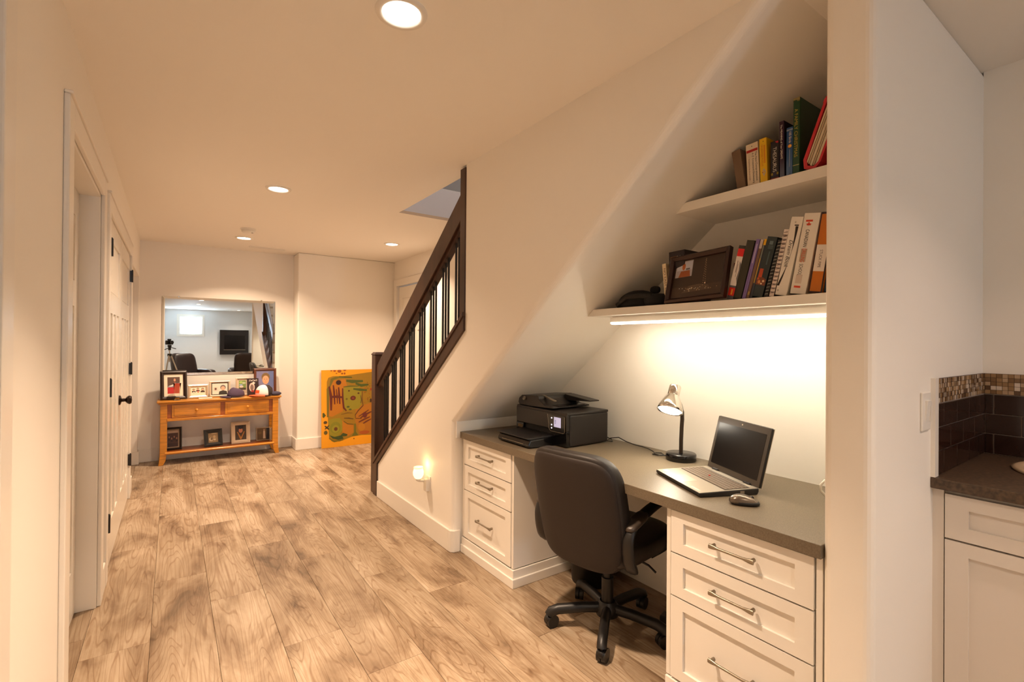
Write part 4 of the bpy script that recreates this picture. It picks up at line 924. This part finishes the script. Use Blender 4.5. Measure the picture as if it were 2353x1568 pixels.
# ------------------------------------------------------------------ console table at the end of the hall
cn = thing('console_table', 'honey pine console table with two drawers under the mirror', 'console table', (0.475, 6.53, 0))
def leg_poly(sg):
    return [(0, 0.66), (0.062, 0.66), (0.062, 0.13), (0.052, 0.05), (0.030, 0.0), (-0.012, 0.0), (-0.004, 0.06), (0.0, 0.13)]
for sx in (-1, 1):
    for yy in (-0.165, 0.085):
        pl = [(sx*(0.575-a), z) for a, z in leg_poly(sx)]
        MB().prism(pl, 'y', yy, yy+0.05).build('leg', PINE, cn, bevel=0.004)
    MB().box((sx*0.55-0.008, -0.115, 0.47), (sx*0.55+0.008, 0.085, 0.655)).build('side_apron', PINE, cn)
MB().box((-0.605, -0.185, 0.668), (0.605, 0.135, 0.688)).build('table_top', PINE, cn, bevel=0.006, segs=3)
MB().box((-0.590, -0.172, 0.652), (0.590, 0.133, 0.668)).build('top_moulding', PINE, cn, bevel=0.005)
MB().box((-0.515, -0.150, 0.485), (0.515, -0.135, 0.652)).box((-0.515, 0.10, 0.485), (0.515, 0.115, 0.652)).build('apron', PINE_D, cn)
MB().box((-0.515, -0.172, 0.470), (0.515, -0.110, 0.498)).build('front_rail', PINE, cn, bevel=0.003)
for sx in (-1, 1):
    c0 = sx*0.248
    d = MB().box((c0-0.225, -0.158, 0.503), (c0+0.225, -0.145, 0.645)).build('drawer', PINE, cn, bevel=0.003)
    MB().box((c0-0.205, -0.162, 0.523), (c0+0.205, -0.157, 0.625)).build('drawer_panel', PINE, d, bevel=0.003)
    MB().lathe([(0.006, 0), (0.007, 0.008), (0.015, 0.014), (0.016, 0.02), (0.010, 0.026), (0.0, 0.028)], 18, (c0, -0.162, 0.578), (0, -1, 0)).build('knob', PINE, d)
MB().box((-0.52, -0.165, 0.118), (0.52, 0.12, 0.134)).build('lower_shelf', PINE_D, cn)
MB().cyl((-0.53, -0.165, 0.126), (0.53, -0.165, 0.126), 0.014, n=14).build('shelf_nosing', PINE, cn)
# mirror with a bevelled glass border
mr = thing('wall_mirror', 'frameless wall mirror with cut-glass border above the console table', 'mirror', (0.477, YE2-0.002, 0.945))
w2, hh, bv, th = 0.575, 0.893, 0.026, 0.006
mb = MB()
O = [(-w2, 0), (w2, 0), (w2, hh), (-w2, hh)]; I = [(-w2+bv, bv), (w2-bv, bv), (w2-bv, hh-bv), (-w2+bv, hh-bv)]
mb._add([(p[0], -th, p[1]) for p in I], [(0, 1, 2, 3)]); mb.build('glass', MIRROR, mr)
mb = MB()
for k in range(4):
    q = (k+1) % 4
    mb.quad((O[k][0], -th+0.0022, O[k][1]), (O[q][0], -th+0.0022, O[q][1]), (I[q][0], -th, I[q][1]), (I[k][0], -th, I[k][1]))
mb.build('bevelled_border', MIRROR, mr)
MB().box((-w2, -th+0.0022, 0), (w2, 0, hh)).build('backing', mat('mirror_back', (90, 84, 78), 0.5), mr)
for sx, sz in ((-0.42, hh), (0.42, hh), (-0.42, 0), (0.42, 0)):
    MB().box((sx-0.008, -th-0.003, sz-0.009), (sx+0.008, 0, sz+0.009)).build('clip', CHROME, mr, bevel=0.002)

# things on the console (table top at 0.689, lower shelf at 0.134)
def head(cx, cy, s, hair, skin=SKIN, cloth=(40, 34, 34)):
    return [('p', [(cx-1.5*s, cy-3.2*s), (cx-1.3*s, cy-1.6*s), (cx, cy-1.1*s), (cx+1.3*s, cy-1.6*s), (cx+1.5*s, cy-3.2*s)], cloth), ('e', cx, cy+0.25*s, 0.95*s, 1.25*s, hair), ('e', cx, cy-0.15*s, 0.72*s, 1.0*s, skin)]
ZT_, ZS_ = 0.6895, 0.1348
frame('large dark frame with cream mat and red photo, left on the console', (0.02, 6.50, ZT_), 0.245, 0.315, 0.034, (38, 22, 18),
      [('r', 0, 0, 1, 1, (92, 66, 52)), ('r', 0, 0, 1, 0.38, (186, 32, 32)), ('r', 0.5, 0.02, 1, 0.36, (176, 70, 40)), ('p', [(0, 0.38), (1, 0.40), (1, 0.55), (0.1, 0.48)], (150, 146, 156)), ('p', [(0.08, 0.46), (0.7, 0.62), (0.75, 0.56), (0.3, 0.42)], (216, 212, 204)), ('e', 0.58, 0.82, 0.09, 0.09, (206, 150, 120)), ('r', 0.5, 0.58, 0.66, 0.74, (120, 70, 50))], rz=0.10, tilt=13, mat_w=0.032, mat_col=(236, 222, 198), depth=0.024)
tag(MB().sell((-0.085, 6.60, ZT_+0.042), (0.022, 0.03, 0.042), 0.5, 0.6, 8, 14).build('small_box', BLACKP), 'small black box behind the large dark frame on the console', 'box')
frame('small silver frame with photo of three people, on the console', (0.247, 6.53, ZT_), 0.196, 0.152, 0.026, (196, 176, 150),
      [('r', 0, 0, 1, 1, (232, 218, 190))]+head(0.2, 0.68, 0.085, (50, 36, 30), cloth=(46, 30, 26))+head(0.48, 0.76, 0.085, (60, 40, 30), cloth=(70, 32, 28))+head(0.8, 0.7, 0.10, (70, 56, 44), cloth=(56, 36, 28))+[('r', 0.18, 0.3, 0.24, 0.5, (230, 220, 206)), ('r', 0.46, 0.34, 0.53, 0.56, (214, 110, 90))], rz=0.12, tilt=12, rough=0.3, metal=0.3)
frame('black-edged pale frame with grey-haired portrait, on the console', (0.460, 6.57, ZT_), 0.212, 0.182, 0.020, (206, 186, 160),
      [('r', 0, 0, 1, 1, (44, 32, 22)), ('r', 0.05, 0.06, 0.95, 0.94, (224, 214, 196))]+head(0.68, 0.56, 0.17, (120, 108, 100), cloth=(52, 46, 34))+[('r', 0.13, 0.35, 0.36, 0.65, (206, 196, 176)), ('e', 0.25, 0.5, 0.06, 0.09, (96, 60, 50))], rz=0.02, tilt=10)
frame('upright pale frame with garden photo, behind the purple cap', (0.690, 6.57, ZT_), 0.140, 0.212, 0.018, (202, 178, 150),
      [('r', 0, 0, 1, 1, (204, 182, 156)), ('r', 0.14, 0.28, 0.86, 0.92, (126, 150, 78)), ('r', 0.14, 0.28, 0.86, 0.42, (70, 56, 40)), ('e', 0.35, 0.8, 0.16, 0.07, (166, 186, 100)), ('e', 0.65, 0.74, 0.18, 0.07, (190, 200, 160)), ('e', 0.35, 0.62, 0.18, 0.05, (150, 170, 196)), ('e', 0.4, 0.5, 0.2, 0.07, (222, 196, 180)), ('r', 0.3, 0.14, 0.7, 0.22, (170, 148, 130))], rz=-0.02, tilt=9)
frame('brown frame with blue-backed portrait of a boy, right on the console', (0.935, 6.575, ZT_), 0.246, 0.318, 0.028, (92, 46, 24),
      [('r', 0, 0, 1, 1, (120, 116, 150)), ('e', 0.3, 0.4, 0.4, 0.35, (128, 122, 152)), ('e', 0.85, 0.6, 0.25, 0.4, (96, 106, 150)), ('p', [(0.05, 0), (0.12, 0.24), (0.4, 0.34), (0.72, 0.32), (0.92, 0.18), (0.95, 0)], (62, 46, 34)), ('e', 0.53, 0.70, 0.24, 0.20, (120, 92, 50)), ('e', 0.53, 0.57, 0.19, 0.20, (222, 158, 118)), ('e', 0.46, 0.6, 0.03, 0.014, (80, 54, 44)), ('e', 0.60, 0.6, 0.03, 0.014, (80, 54, 44)), ('r', 0.47, 0.45, 0.59, 0.462, (186, 96, 80)), ('e', 0.53, 0.53, 0.02, 0.03, (206, 138, 100))], rz=-0.06, tilt=9)
# greeting card
gc = thing('greeting_card', 'black greeting card with white print beside the orange-peaked cap', 'card', (0.797, 6.525, ZT_)); gc.rotation_euler = (math.radians(-8), 0, 0.05)
MB().box((-0.062, 0, 0), (0.062, 0.0015, 0.205)).build('card_front', flat((40, 20, 18)), gc)
MB().prism([(-0.062, 0.0015), (-0.06, 0.0015), (0.055, 0.030), (0.053, 0.032)], 'z', 0.028, 0.205).build('card_back', flat((44, 22, 20)), gc)
art('card_print', gc, (-0.062, -0.0003, 0), (1, 0, 0), (0, 0, 1), 0.124, 0.205, [('r', 0.05, 0.02, 0.95, 0.97, (42, 20, 18)), ('e', 0.42, 0.48, 0.24, 0.26, (214, 186, 170)), ('e', 0.42, 0.46, 0.15, 0.18, (120, 98, 86)), ('p', [(0.4, 0.72), (0.58, 0.64), (0.72, 0.72), (0.56, 0.80)], (226, 206, 190)), ('r', 0.35, 0.2, 0.6, 0.3, (150, 40, 30))]+
    [('r', 0.2+0.14*k, 0.90-0.03*(k % 2), 0.31+0.14*k, 0.925-0.03*(k % 2), (226, 212, 200)) for k in range(5)]+[('r', 0.16+0.15*k, 0.835, 0.28+0.15*k, 0.86, (226, 212, 200)) for k in range(5)])
# glass
gl = thing('drinking_glass', 'tall empty drinking glass in front of the large frame', 'glass', (0.048, 6.425, ZT_))
GLASS = mat('clear_glass', (250, 250, 248), 0.02, trans=1.0); GLASS.node_tree.nodes['Principled BSDF'].inputs['IOR'].default_value = 1.1
MB().lathe([(0.0, 0.0), (0.030, 0.0), (0.032, 0.004), (0.022, 0.010), (0.021, 0.04), (0.027, 0.10), (0.036, 0.185), (0.0345, 0.185), (0.0255, 0.10), (0.019, 0.04), (0.019, 0.018), (0.0, 0.016)], 28).build('tumbler', GLASS, gl)
tag(MB().box((0.245, 6.385, ZT_), (0.375, 6.43, ZT_+0.012), Matrix.Rotation(0.0, 4, 'Z')).build('paper_box', mat('white_card', (240, 226, 206), 0.6), bevel=0.002), 'flat white card box lying at the front of the console', 'box')
# caps
def cap(label, loc, rz, m_, mp_, soft=False):
    t = thing('baseball_cap', label, 'cap', loc, rz)
    def cf(p):
        if p.z < 0: p.z *= 0.03
        if soft: p.z *= 1+0.15*math.sin(p.x*45)*math.cos(p.y*38)
        return p
    MB().sell((0, 0, 0.012), (0.09, 0.098, 0.115 if not soft else 0.09), 0.85, 1.0, 16, 30, cf).build('crown', m_, t)
    mb = MB(); nn = 16; vs = []
    for i in range(nn+1):
        a = -1.15+2.3*i/nn
        for rr_, dz in ((0.086, 0.014), (0.086+0.075*math.cos(a*1.05)**0.6 if abs(a) < 1.45 else 0.088, 0.004+0.010*math.cos(a))):
            vs.append((rr_*math.cos(a), rr_*math.sin(a)*1.05, dz)); vs.append((rr_*math.cos(a), rr_*math.sin(a)*1.05, dz-0.004))
    fs = []
    for i in range(nn):
        b_ = i*4; fs += [(b_, b_+2, b_+6, b_+4), (b_+1, b_+5, b_+7, b_+3), (b_+2, b_+3, b_+7, b_+6)]
    mb.smooth = True; mb._add(vs, fs); mb.build('peak', mp_, t)
    MB().sell((0, 0, 0.127 if not soft else 0.100), (0.008, 0.008, 0.004), 1, 1, 6, 10).build('button', mp_, t)
    return t
c1 = cap('orange-peaked cap with white front and dark crown, on the console', (0.900, 6.418, ZT_), PI+0.35, mat('cap_dark', (48, 38, 36), 0.9), mat('cap_orange', (226, 92, 40), 0.8))
def wf(p):
    if p.z < 0: p.z *= 0.03
    return p
wb = MB().sell((0, 0, 0.0135), (0.0915, 0.0995, 0.1165), 0.85, 1.0, 20, 40, wf)
wb.f, keep = [f for f in wb.f if all(wb.v[i][0] > -0.002 for i in f)], None
wb.mi = [0]*len(wb.f); wb.sm = [True]*len(wb.f)
wb.build('front_panel', mat('cap_white', (232, 224, 220), 0.85), c1)
# orange flame emblem on the white front
fb = MB().sell((0, 0, 0.0135), (0.0925, 0.1005, 0.1175), 0.85, 1.0, 20, 40, wf)
fb.f = [f for f in fb.f if all(wb.v[i][0] > 0.045 and 0.02 < wb.v[i][2] < 0.075 and abs(wb.v[i][1]) < 0.05 for i in f)]
fb.mi = [0]*len(fb.f); fb.sm = [True]*len(fb.f)
fb.build('emblem', mat('cap_orange', (226, 92, 40), 0.8), c1)
c2 = cap('crumpled purple-grey cap at the middle of the console', (0.61, 6.445, ZT_), PI-0.1, mat('cap_purple', (74, 58, 78), 0.9, bump=0.3), mat('cap_purple', (74, 58, 78), 0.9), True)
c3 = thing('sleep_mask', 'dark grey-blue folded hat lying at the right end of the console', 'hat', (1.025, 6.40, ZT_))
MB().sell((0, 0, 0.022), (0.062, 0.05, 0.022), 0.8, 0.9, 8, 18, lambda p: Vector((p.x, p.y, p.z*(1+0.25*math.cos(p.x*40))))).build('folded_cloth', mat('hat_slate', (62, 58, 76), 0.9), c3)
c3.name = 'folded_hat'
MB().sell((-0.058, -0.02, 0.012), (0.012, 0.01, 0.01), 0.8, 0.8, 6, 10).build('pale_tag', WHITEP, c3)

# photos on the lower shelf of the console
frame('black frame with group photo, left on the console lower shelf', (0.015, 6.50, ZS_), 0.165, 0.245, 0.022, (24, 18, 18),
      [('r', 0, 0, 1, 1, (72, 46, 40)), ('r', 0, 0.85, 1, 1, (176, 150, 130))]+sum([head(0.15+0.24*k, 0.62-0.1*(k % 2), 0.07, (40, 26, 24), (166, 116, 96), (44, 26, 26)) for k in range(4)], [])+[('r', 0, 0, 1, 0.22, (50, 28, 26))], rz=0.05, tilt=11, mat_w=0.013, mat_col=(150, 128, 104))
frame('wide black frame tilted askew on the console lower shelf', (0.395, 6.46, ZS_+0.004), 0.182, 0.192, 0.042, (16, 12, 12),
      [('r', 0, 0, 1, 1, (150, 124, 88)), ('e', 0.3, 0.35, 0.22, 0.2, (206, 184, 150)), ('e', 0.35, 0.4, 0.12, 0.14, (120, 96, 70)), ('e', 0.62, 0.6, 0.12, 0.16, (190, 160, 120)), ('e', 0.65, 0.3, 0.1, 0.1, (214, 196, 164)), ('e', 0.6, 0.93, 0.3, 0.06, (190, 166, 130))], rz=0.15, tilt=16, roll=0)
frame('white frame with graduation portrait on the console lower shelf', (0.672, 6.50, ZS_), 0.195, 0.252, 0.040, (214, 192, 164),
      [('r', 0, 0, 1, 1, (66, 50, 36)), ('p', [(0.06, 0), (0.2, 0.4), (0.5, 0.48), (0.8, 0.4), (0.94, 0)], (70, 54, 38)), ('p', [(0.15, 0.55), (0.25, 0.55), (0.52, 0.18), (0.78, 0.55), (0.88, 0.55), (0.55, 0.03), (0.45, 0.03)], (176, 116, 48)), ('e', 0.5, 0.64, 0.18, 0.17, (196, 128, 96)), ('p', [(0.25, 0.8), (0.5, 0.72), (0.78, 0.8), (0.72, 0.94), (0.28, 0.94)], (26, 18, 22))], rz=0.02, tilt=14, rough=0.5)
frame('small white-edged photo with white figure, right on the lower shelf', (0.915, 6.545, ZS_), 0.15, 0.155, 0.008, (206, 186, 160),
      [('r', 0, 0, 1, 1, (104, 80, 50)), ('r', 0.75, 0, 1, 1, (30, 22, 24)), ('p', [(0.48, 0.1), (0.5, 0.7), (0.56, 0.86), (0.64, 0.7), (0.68, 0.1)], (222, 196, 166)), ('e', 0.57, 0.86, 0.05, 0.07, (196, 156, 120)), ('e', 0.22, 0.6, 0.14, 0.12, (120, 96, 56))], rz=0.0, tilt=8)
t = thing('photo_sheet', 'pale curled photo card leaning beside the console right leg', 'photo', (0.995, 6.52, ZS_)); t.rotation_euler = (0, 0, 1.15)
MB().box((-0.05, 0, 0.001), (0.05, 0.002, 0.148)).build('sheet', flat((200, 178, 150)), t)
art('sheet_print', t, (-0.047, -0.0003, 0.004), (1, 0, 0), (0, 0, 1), 0.094, 0.14, [('r', 0, 0, 1, 1, (120, 98, 76)), ('r', 0.3, 0, 0.5, 1, (180, 156, 130))])

# ------------------------------------------------------------------ large canvas leaning on the end wall
pa = thing('painting', 'large orange and yellow abstract canvas leaning on the end wall', 'painting', (1.54, 6.312, 0.0)); PW, PH = 0.80, 0.98
pa.rotation_euler = (math.radians(-2.8), 0, 0.0)
MB().box((0, 0, 0.001), (PW, 0.022, PH)).build('canvas', flat((214, 150, 40)), pa)
def U(x, y): return ((x-130)/845*0.79, 1-(y-100)/1320)
def st_(pts, wd, col): return stroke([U(*p) for p in pts], wd, col)
def bl(pts, col): return ('p', [U(*p) for p in pts], col)
def ov(x, y, rx, ry, col): u, v = U(x, y); return ('e', u, v, rx/845*0.79, ry/1320, col)
OLV, ORG, MAR, GRN = (132, 104, 18), (206, 112, 8), (110, 32, 8), (84, 88, 22)
shp = [('r', 0, 0, 1, 1, (226, 152, 8)),
  bl([(215, 300), (240, 230), (320, 205), (480, 210), (640, 190), (980, 150), (1200, 160), (1200, 1260), (960, 1270), (800, 1260), (640, 1270), (430, 1330), (300, 1320), (250, 1260), (230, 900), (215, 600)], (176, 118, 8)),
  bl([(250, 420), (330, 280), (520, 260), (560, 400), (480, 480), (480, 820), (300, 900), (240, 880)], (210, 116, 10)),
  bl([(700, 760), (975, 700), (1200, 760), (1200, 1260), (760, 1250), (690, 1000)], (200, 112, 14)),
  bl([(470, 980), (660, 1060), (660, 1200), (560, 1260), (470, 1200)], (214, 120, 10)),
  bl([(260, 360), (280, 250), (360, 215), (520, 215), (640, 225), (600, 245), (420, 240), (330, 270), (260, 420), (245, 900), (215, 900), (212, 420)], OLV),
  bl([(490, 420), (560, 395), (760, 400), (800, 520), (800, 700), (760, 790), (560, 810), (500, 780)], (166, 136, 28)),
  st_([(420, 215), (520, 230), (640, 240)], 0.02, (96, 84, 10)), st_([(540, 290), (640, 310), (830, 310)], 0.045, GRN), st_([(700, 345), (800, 385), (930, 375)], 0.04, GRN), st_([(660, 440), (780, 460), (900, 475)], 0.035, GRN), st_([(490, 400), (600, 390), (760, 395)], 0.02, (110, 96, 20)),
  st_([(255, 380), (285, 560), (285, 790)], 0.045, MAR), st_([(322, 360), (335, 480), (345, 690)], 0.032, MAR), st_([(372, 430), (385, 560), (390, 680)], 0.022, MAR), st_([(410, 400), (420, 540), (430, 690)], 0.034, MAR), st_([(478, 420), (478, 600), (495, 760), (540, 815)], 0.032, MAR), st_([(270, 560), (380, 560), (490, 580)], 0.035, MAR),
  ov(410, 318, 45, 42, (54, 20, 16)), ov(655, 600, 48, 40, MAR), ov(655, 600, 22, 18, (150, 60, 30)), ov(585, 470, 16, 14, (90, 50, 10)), ov(750, 520, 18, 14, (90, 40, 10)), ov(570, 748, 26, 16, GRN), ov(605, 795, 26, 14, GRN), ov(545, 610, 18, 18, (120, 90, 10)),
  st_([(820, 490), (815, 600), (820, 690), (830, 740), (740, 830), (690, 900), (700, 960), (800, 970)], 0.016, (110, 60, 8)), st_([(790, 560), (800, 640), (790, 700)], 0.014, (90, 60, 10)),
  st_([(750, 930), (840, 880), (930, 825)], 0.02, (122, 50, 18)), st_([(780, 960), (860, 910), (975, 860)], 0.03, (122, 50, 18)), st_([(750, 1030), (850, 985), (950, 950)], 0.024, (122, 50, 18)), st_([(810, 1070), (880, 1030), (970, 990)], 0.022, (122, 50, 18)), ov(860, 910, 42, 50, (120, 40, 28)),
  st_([(500, 940), (580, 945), (660, 965)], 0.014, (96, 60, 8)), st_([(490, 990), (560, 1040), (660, 1060)], 0.016, (120, 86, 10)), st_([(450, 870), (560, 850), (640, 860)], 0.014, (140, 90, 8)),
  bl([(240, 950), (320, 930), (430, 930), (470, 1000), (470, 1150), (400, 1240), (290, 1240), (250, 1180)], (166, 136, 22)), ov(355, 1090, 90, 100, (150, 130, 24)), ov(358, 1110, 62, 66, (170, 142, 30)), ov(360, 1112, 30, 32, (116, 58, 12)),
  bl([(260, 1210), (340, 1245), (440, 1230), (480, 1190), (555, 1220), (550, 1245), (470, 1250), (490, 1290), (400, 1300), (310, 1270)], (66, 76, 22)), st_([(250, 1260), (330, 1320), (480, 1310)], 0.02, OLV),
  bl([(670, 1050), (700, 1050), (700, 1190), (740, 1255), (630, 1260), (670, 1200)], (120, 104, 20)), ov(850, 1215, 90, 30, (196, 84, 16)), ov(800, 1120, 60, 70, (214, 124, 12)),
  bl([(145, 830), (165, 820), (200, 870), (160, 910), (145, 890)], (86, 82, 14)), ov(190, 988, 30, 26, (92, 64, 14)), st_([(180, 1045), (215, 1075), (250, 1110)], 0.022, (70, 50, 14)), st_([(250, 1040), (215, 1075), (180, 1100)], 0.018, (70, 50, 14)), ov(195, 1160, 30, 34, (110, 84, 16)),
  ov(290, 112, 16, 10, (176, 84, 10)), ov(345, 115, 24, 14, (186, 80, 10)), ov(425, 122, 34, 26, (186, 84, 10)), ov(515, 108, 24, 14, (186, 84, 10)), ov(375, 160, 14, 9, (180, 90, 10)), ov(470, 165, 18, 14, (176, 84, 10)), ov(512, 165, 14, 18, (176, 80, 10)),
  ov(970, 460, 16, 22, (190, 50, 16)), ov(965, 660, 16, 36, (70, 34, 8)), ov(665, 1305, 12, 10, (150, 90, 8))]
for k in range(40):
    shp.append(ov(840+random.random()*200, 300+random.random()*420, 7, 6, random.choice([(90, 54, 10), (196, 60, 16), (120, 96, 16)])))
shp = [shp[0]]+[q[:-1]+(tuple(int(v*k_) for v, k_ in zip(q[-1], (0.82, 0.92, 0.9))),) for q in shp[1:]]
art('painted_surface', pa, (0, -0.0004, 0.001), (1, 0, 0), (0, 0, 1), PW, PH-0.001, shp, eps=0.00004)

# ------------------------------------------------------------------ the big room behind (seen in the mirror)
wn = struct('window_1', MB().box((WX0, YB-0.10, WZ0), (WX0+0.035, YB-0.03, WZ1)).box((WX1-0.035, YB-0.10, WZ0), (WX1, YB-0.03, WZ1)).box((WX0+0.035, YB-0.10, WZ0), (WX1-0.035, YB-0.03, WZ0+0.035)).box((WX0+0.035, YB-0.10, WZ1-0.035), (WX1-0.035, YB-0.03, WZ1)), TRIM)
MB().box((WX0+0.036, YB-0.075, WZ0+0.036), (WX1-0.036, YB-0.068, WZ1-0.036)).build('window_pane', mat('daylit_pane', (235, 242, 250), 0.3, emit=WIN_COL, es=WIN_E), wn)
MB().box((WX0-0.07, YB, WZ0-0.07), (WX0, YB+0.015, WZ1+0.07)).box((WX1, YB, WZ0-0.07), (WX1+0.07, YB+0.015, WZ1+0.07)).box((WX0, YB, WZ1), (WX1, YB+0.015, WZ1+0.07)).box((WX0, YB, WZ0-0.07), (WX1, YB+0.015, WZ0)).build('window_casing', TRIM, wn)
fp = thing('wall_fireplace', 'black wall-hung electric fireplace reflected in the mirror', 'fireplace', (1.87, YB, 0.84))
MB().box((-0.46, 0, 0), (0.46, 0.10, 0.90)).build('surround', mat('fireplace_black', (22, 17, 17), 0.35), fp, bevel=0.006)
MB().box((-0.32, 0.10, 0.20), (0.34, 0.104, 0.70)).build('glass_front', GLOSSB, fp)
MB().box((-0.34, 0.10, 0.165), (0.36, 0.112, 0.185)).build('trim_bar', STEEL, fp)
def armchair(label, x, y, rz):
    t = thing('armchair', label, 'armchair', (x, y, 0), rz)
    L2 = mat('recliner_leather', (40, 26, 24), 0.38, bump=0.2, bscale=200)
    MB().sell((0, 0.02, 0.34), (0.29, 0.34, 0.13), 0.4, 0.4, 10, 24).build('seat_cushion', L2, t)
    MB().sell((0, -0.33, 0.72), (0.30, 0.12, 0.36), 0.4, 0.4, 14, 24, lambda p: Vector((p.x*(1-0.12*max(0, p.z)), p.y-0.25*p.z, p.z))).build('backrest', L2, t)
    for s_ in (-1, 1): MB().sell((s_*0.36, 0.0, 0.36), (0.10, 0.40, 0.25), 0.4, 0.4, 10, 20).build('armrest', L2, t)
    MB().box((-0.38, -0.34, 0.0), (0.38, 0.34, 0.14)).build('base', L2, t, bevel=0.02)
    t.scale = (1, 1, 0.93)
    return t
armchair('dark leather armchair behind the tripod, reflected in the mirror', 0.42, -2.1, -0.5)
armchair('dark high-backed armchair reflected below the fireplace', 1.78, -2.7, PI+0.15)
# the photographer's camera on its tripod, where the picture is taken from
tp = thing('camera_tripod', 'silver-legged tripod reflected at the left of the mirror', 'tripod', (-0.05, -0.09, 0))
LEGM = mat('tripod_silver', (196, 186, 172), 0.35, metal=0.6)
for an in (0.1, 2.0, 4.3):
    dx, dy = math.cos(an), math.sin(an)
    MB().cyl((dx*0.03, dy*0.03, 1.00), (dx*0.2, dy*0.2, 0.5), 0.013, n=10).cyl((dx*0.2, dy*0.2, 0.5), (dx*0.36, dy*0.36, 0.012), 0.009, n=10).build('leg', LEGM, tp)
    MB().cyl((dx*0.193, dy*0.193, 0.52), (dx*0.206, dy*0.206, 0.48), 0.018, n=10).build('leg_clamp', BLACKP, tp)
    MB().sell((dx*0.362, dy*0.362, 0.010), (0.015, 0.015, 0.010), 1, 1, 6, 10).build('foot', BLACKP, tp)
MB().cyl((0, 0, 0.85), (0, 0, 1.14), 0.013, n=12).build('centre_column', LEGM, tp)
MB().cyl((0, 0, 0.98), (0, 0, 1.04), 0.04, n=14).build('leg_crown', BLACKP, tp)
MB().cyl((0, 0, 1.12), (0, 0, 1.20), 0.028, n=14).sell((0, 0, 1.215), (0.04, 0.035, 0.025), 0.5, 0.5, 8, 14).build('pan_head', BLACKP, tp)
MB().cyl((0, 0, 1.18), (-0.09, -0.13, 1.13), 0.009, n=8).cyl((0.0, 0, 1.19), (0.12, -0.05, 1.15), 0.009, n=8).build('pan_handle', BLACKP, tp)
pc = thing('photo_camera', 'black photo camera on the tripod reflected in the mirror', 'camera', (-0.05, -0.09, 1.24), -YAW)
MB().box((-0.072, -0.045, 0.005), (0.072, 0.025, 0.10)).build('body', BLACKP, pc, bevel=0.012, segs=3)
MB().box((-0.03, -0.04, 0.10), (0.03, 0.02, 0.135)).build('viewfinder_hump', BLACKP, pc, bevel=0.012, segs=3)
MB().lathe([(0.0, 0.0), (0.036, 0.0), (0.036, 0.03), (0.040, 0.034), (0.040, 0.058), (0.034, 0.06), (0.0, 0.055)], 24, (0, 0.022, 0.055), (0, 1, 0)).build('lens', GLOSSB, pc)
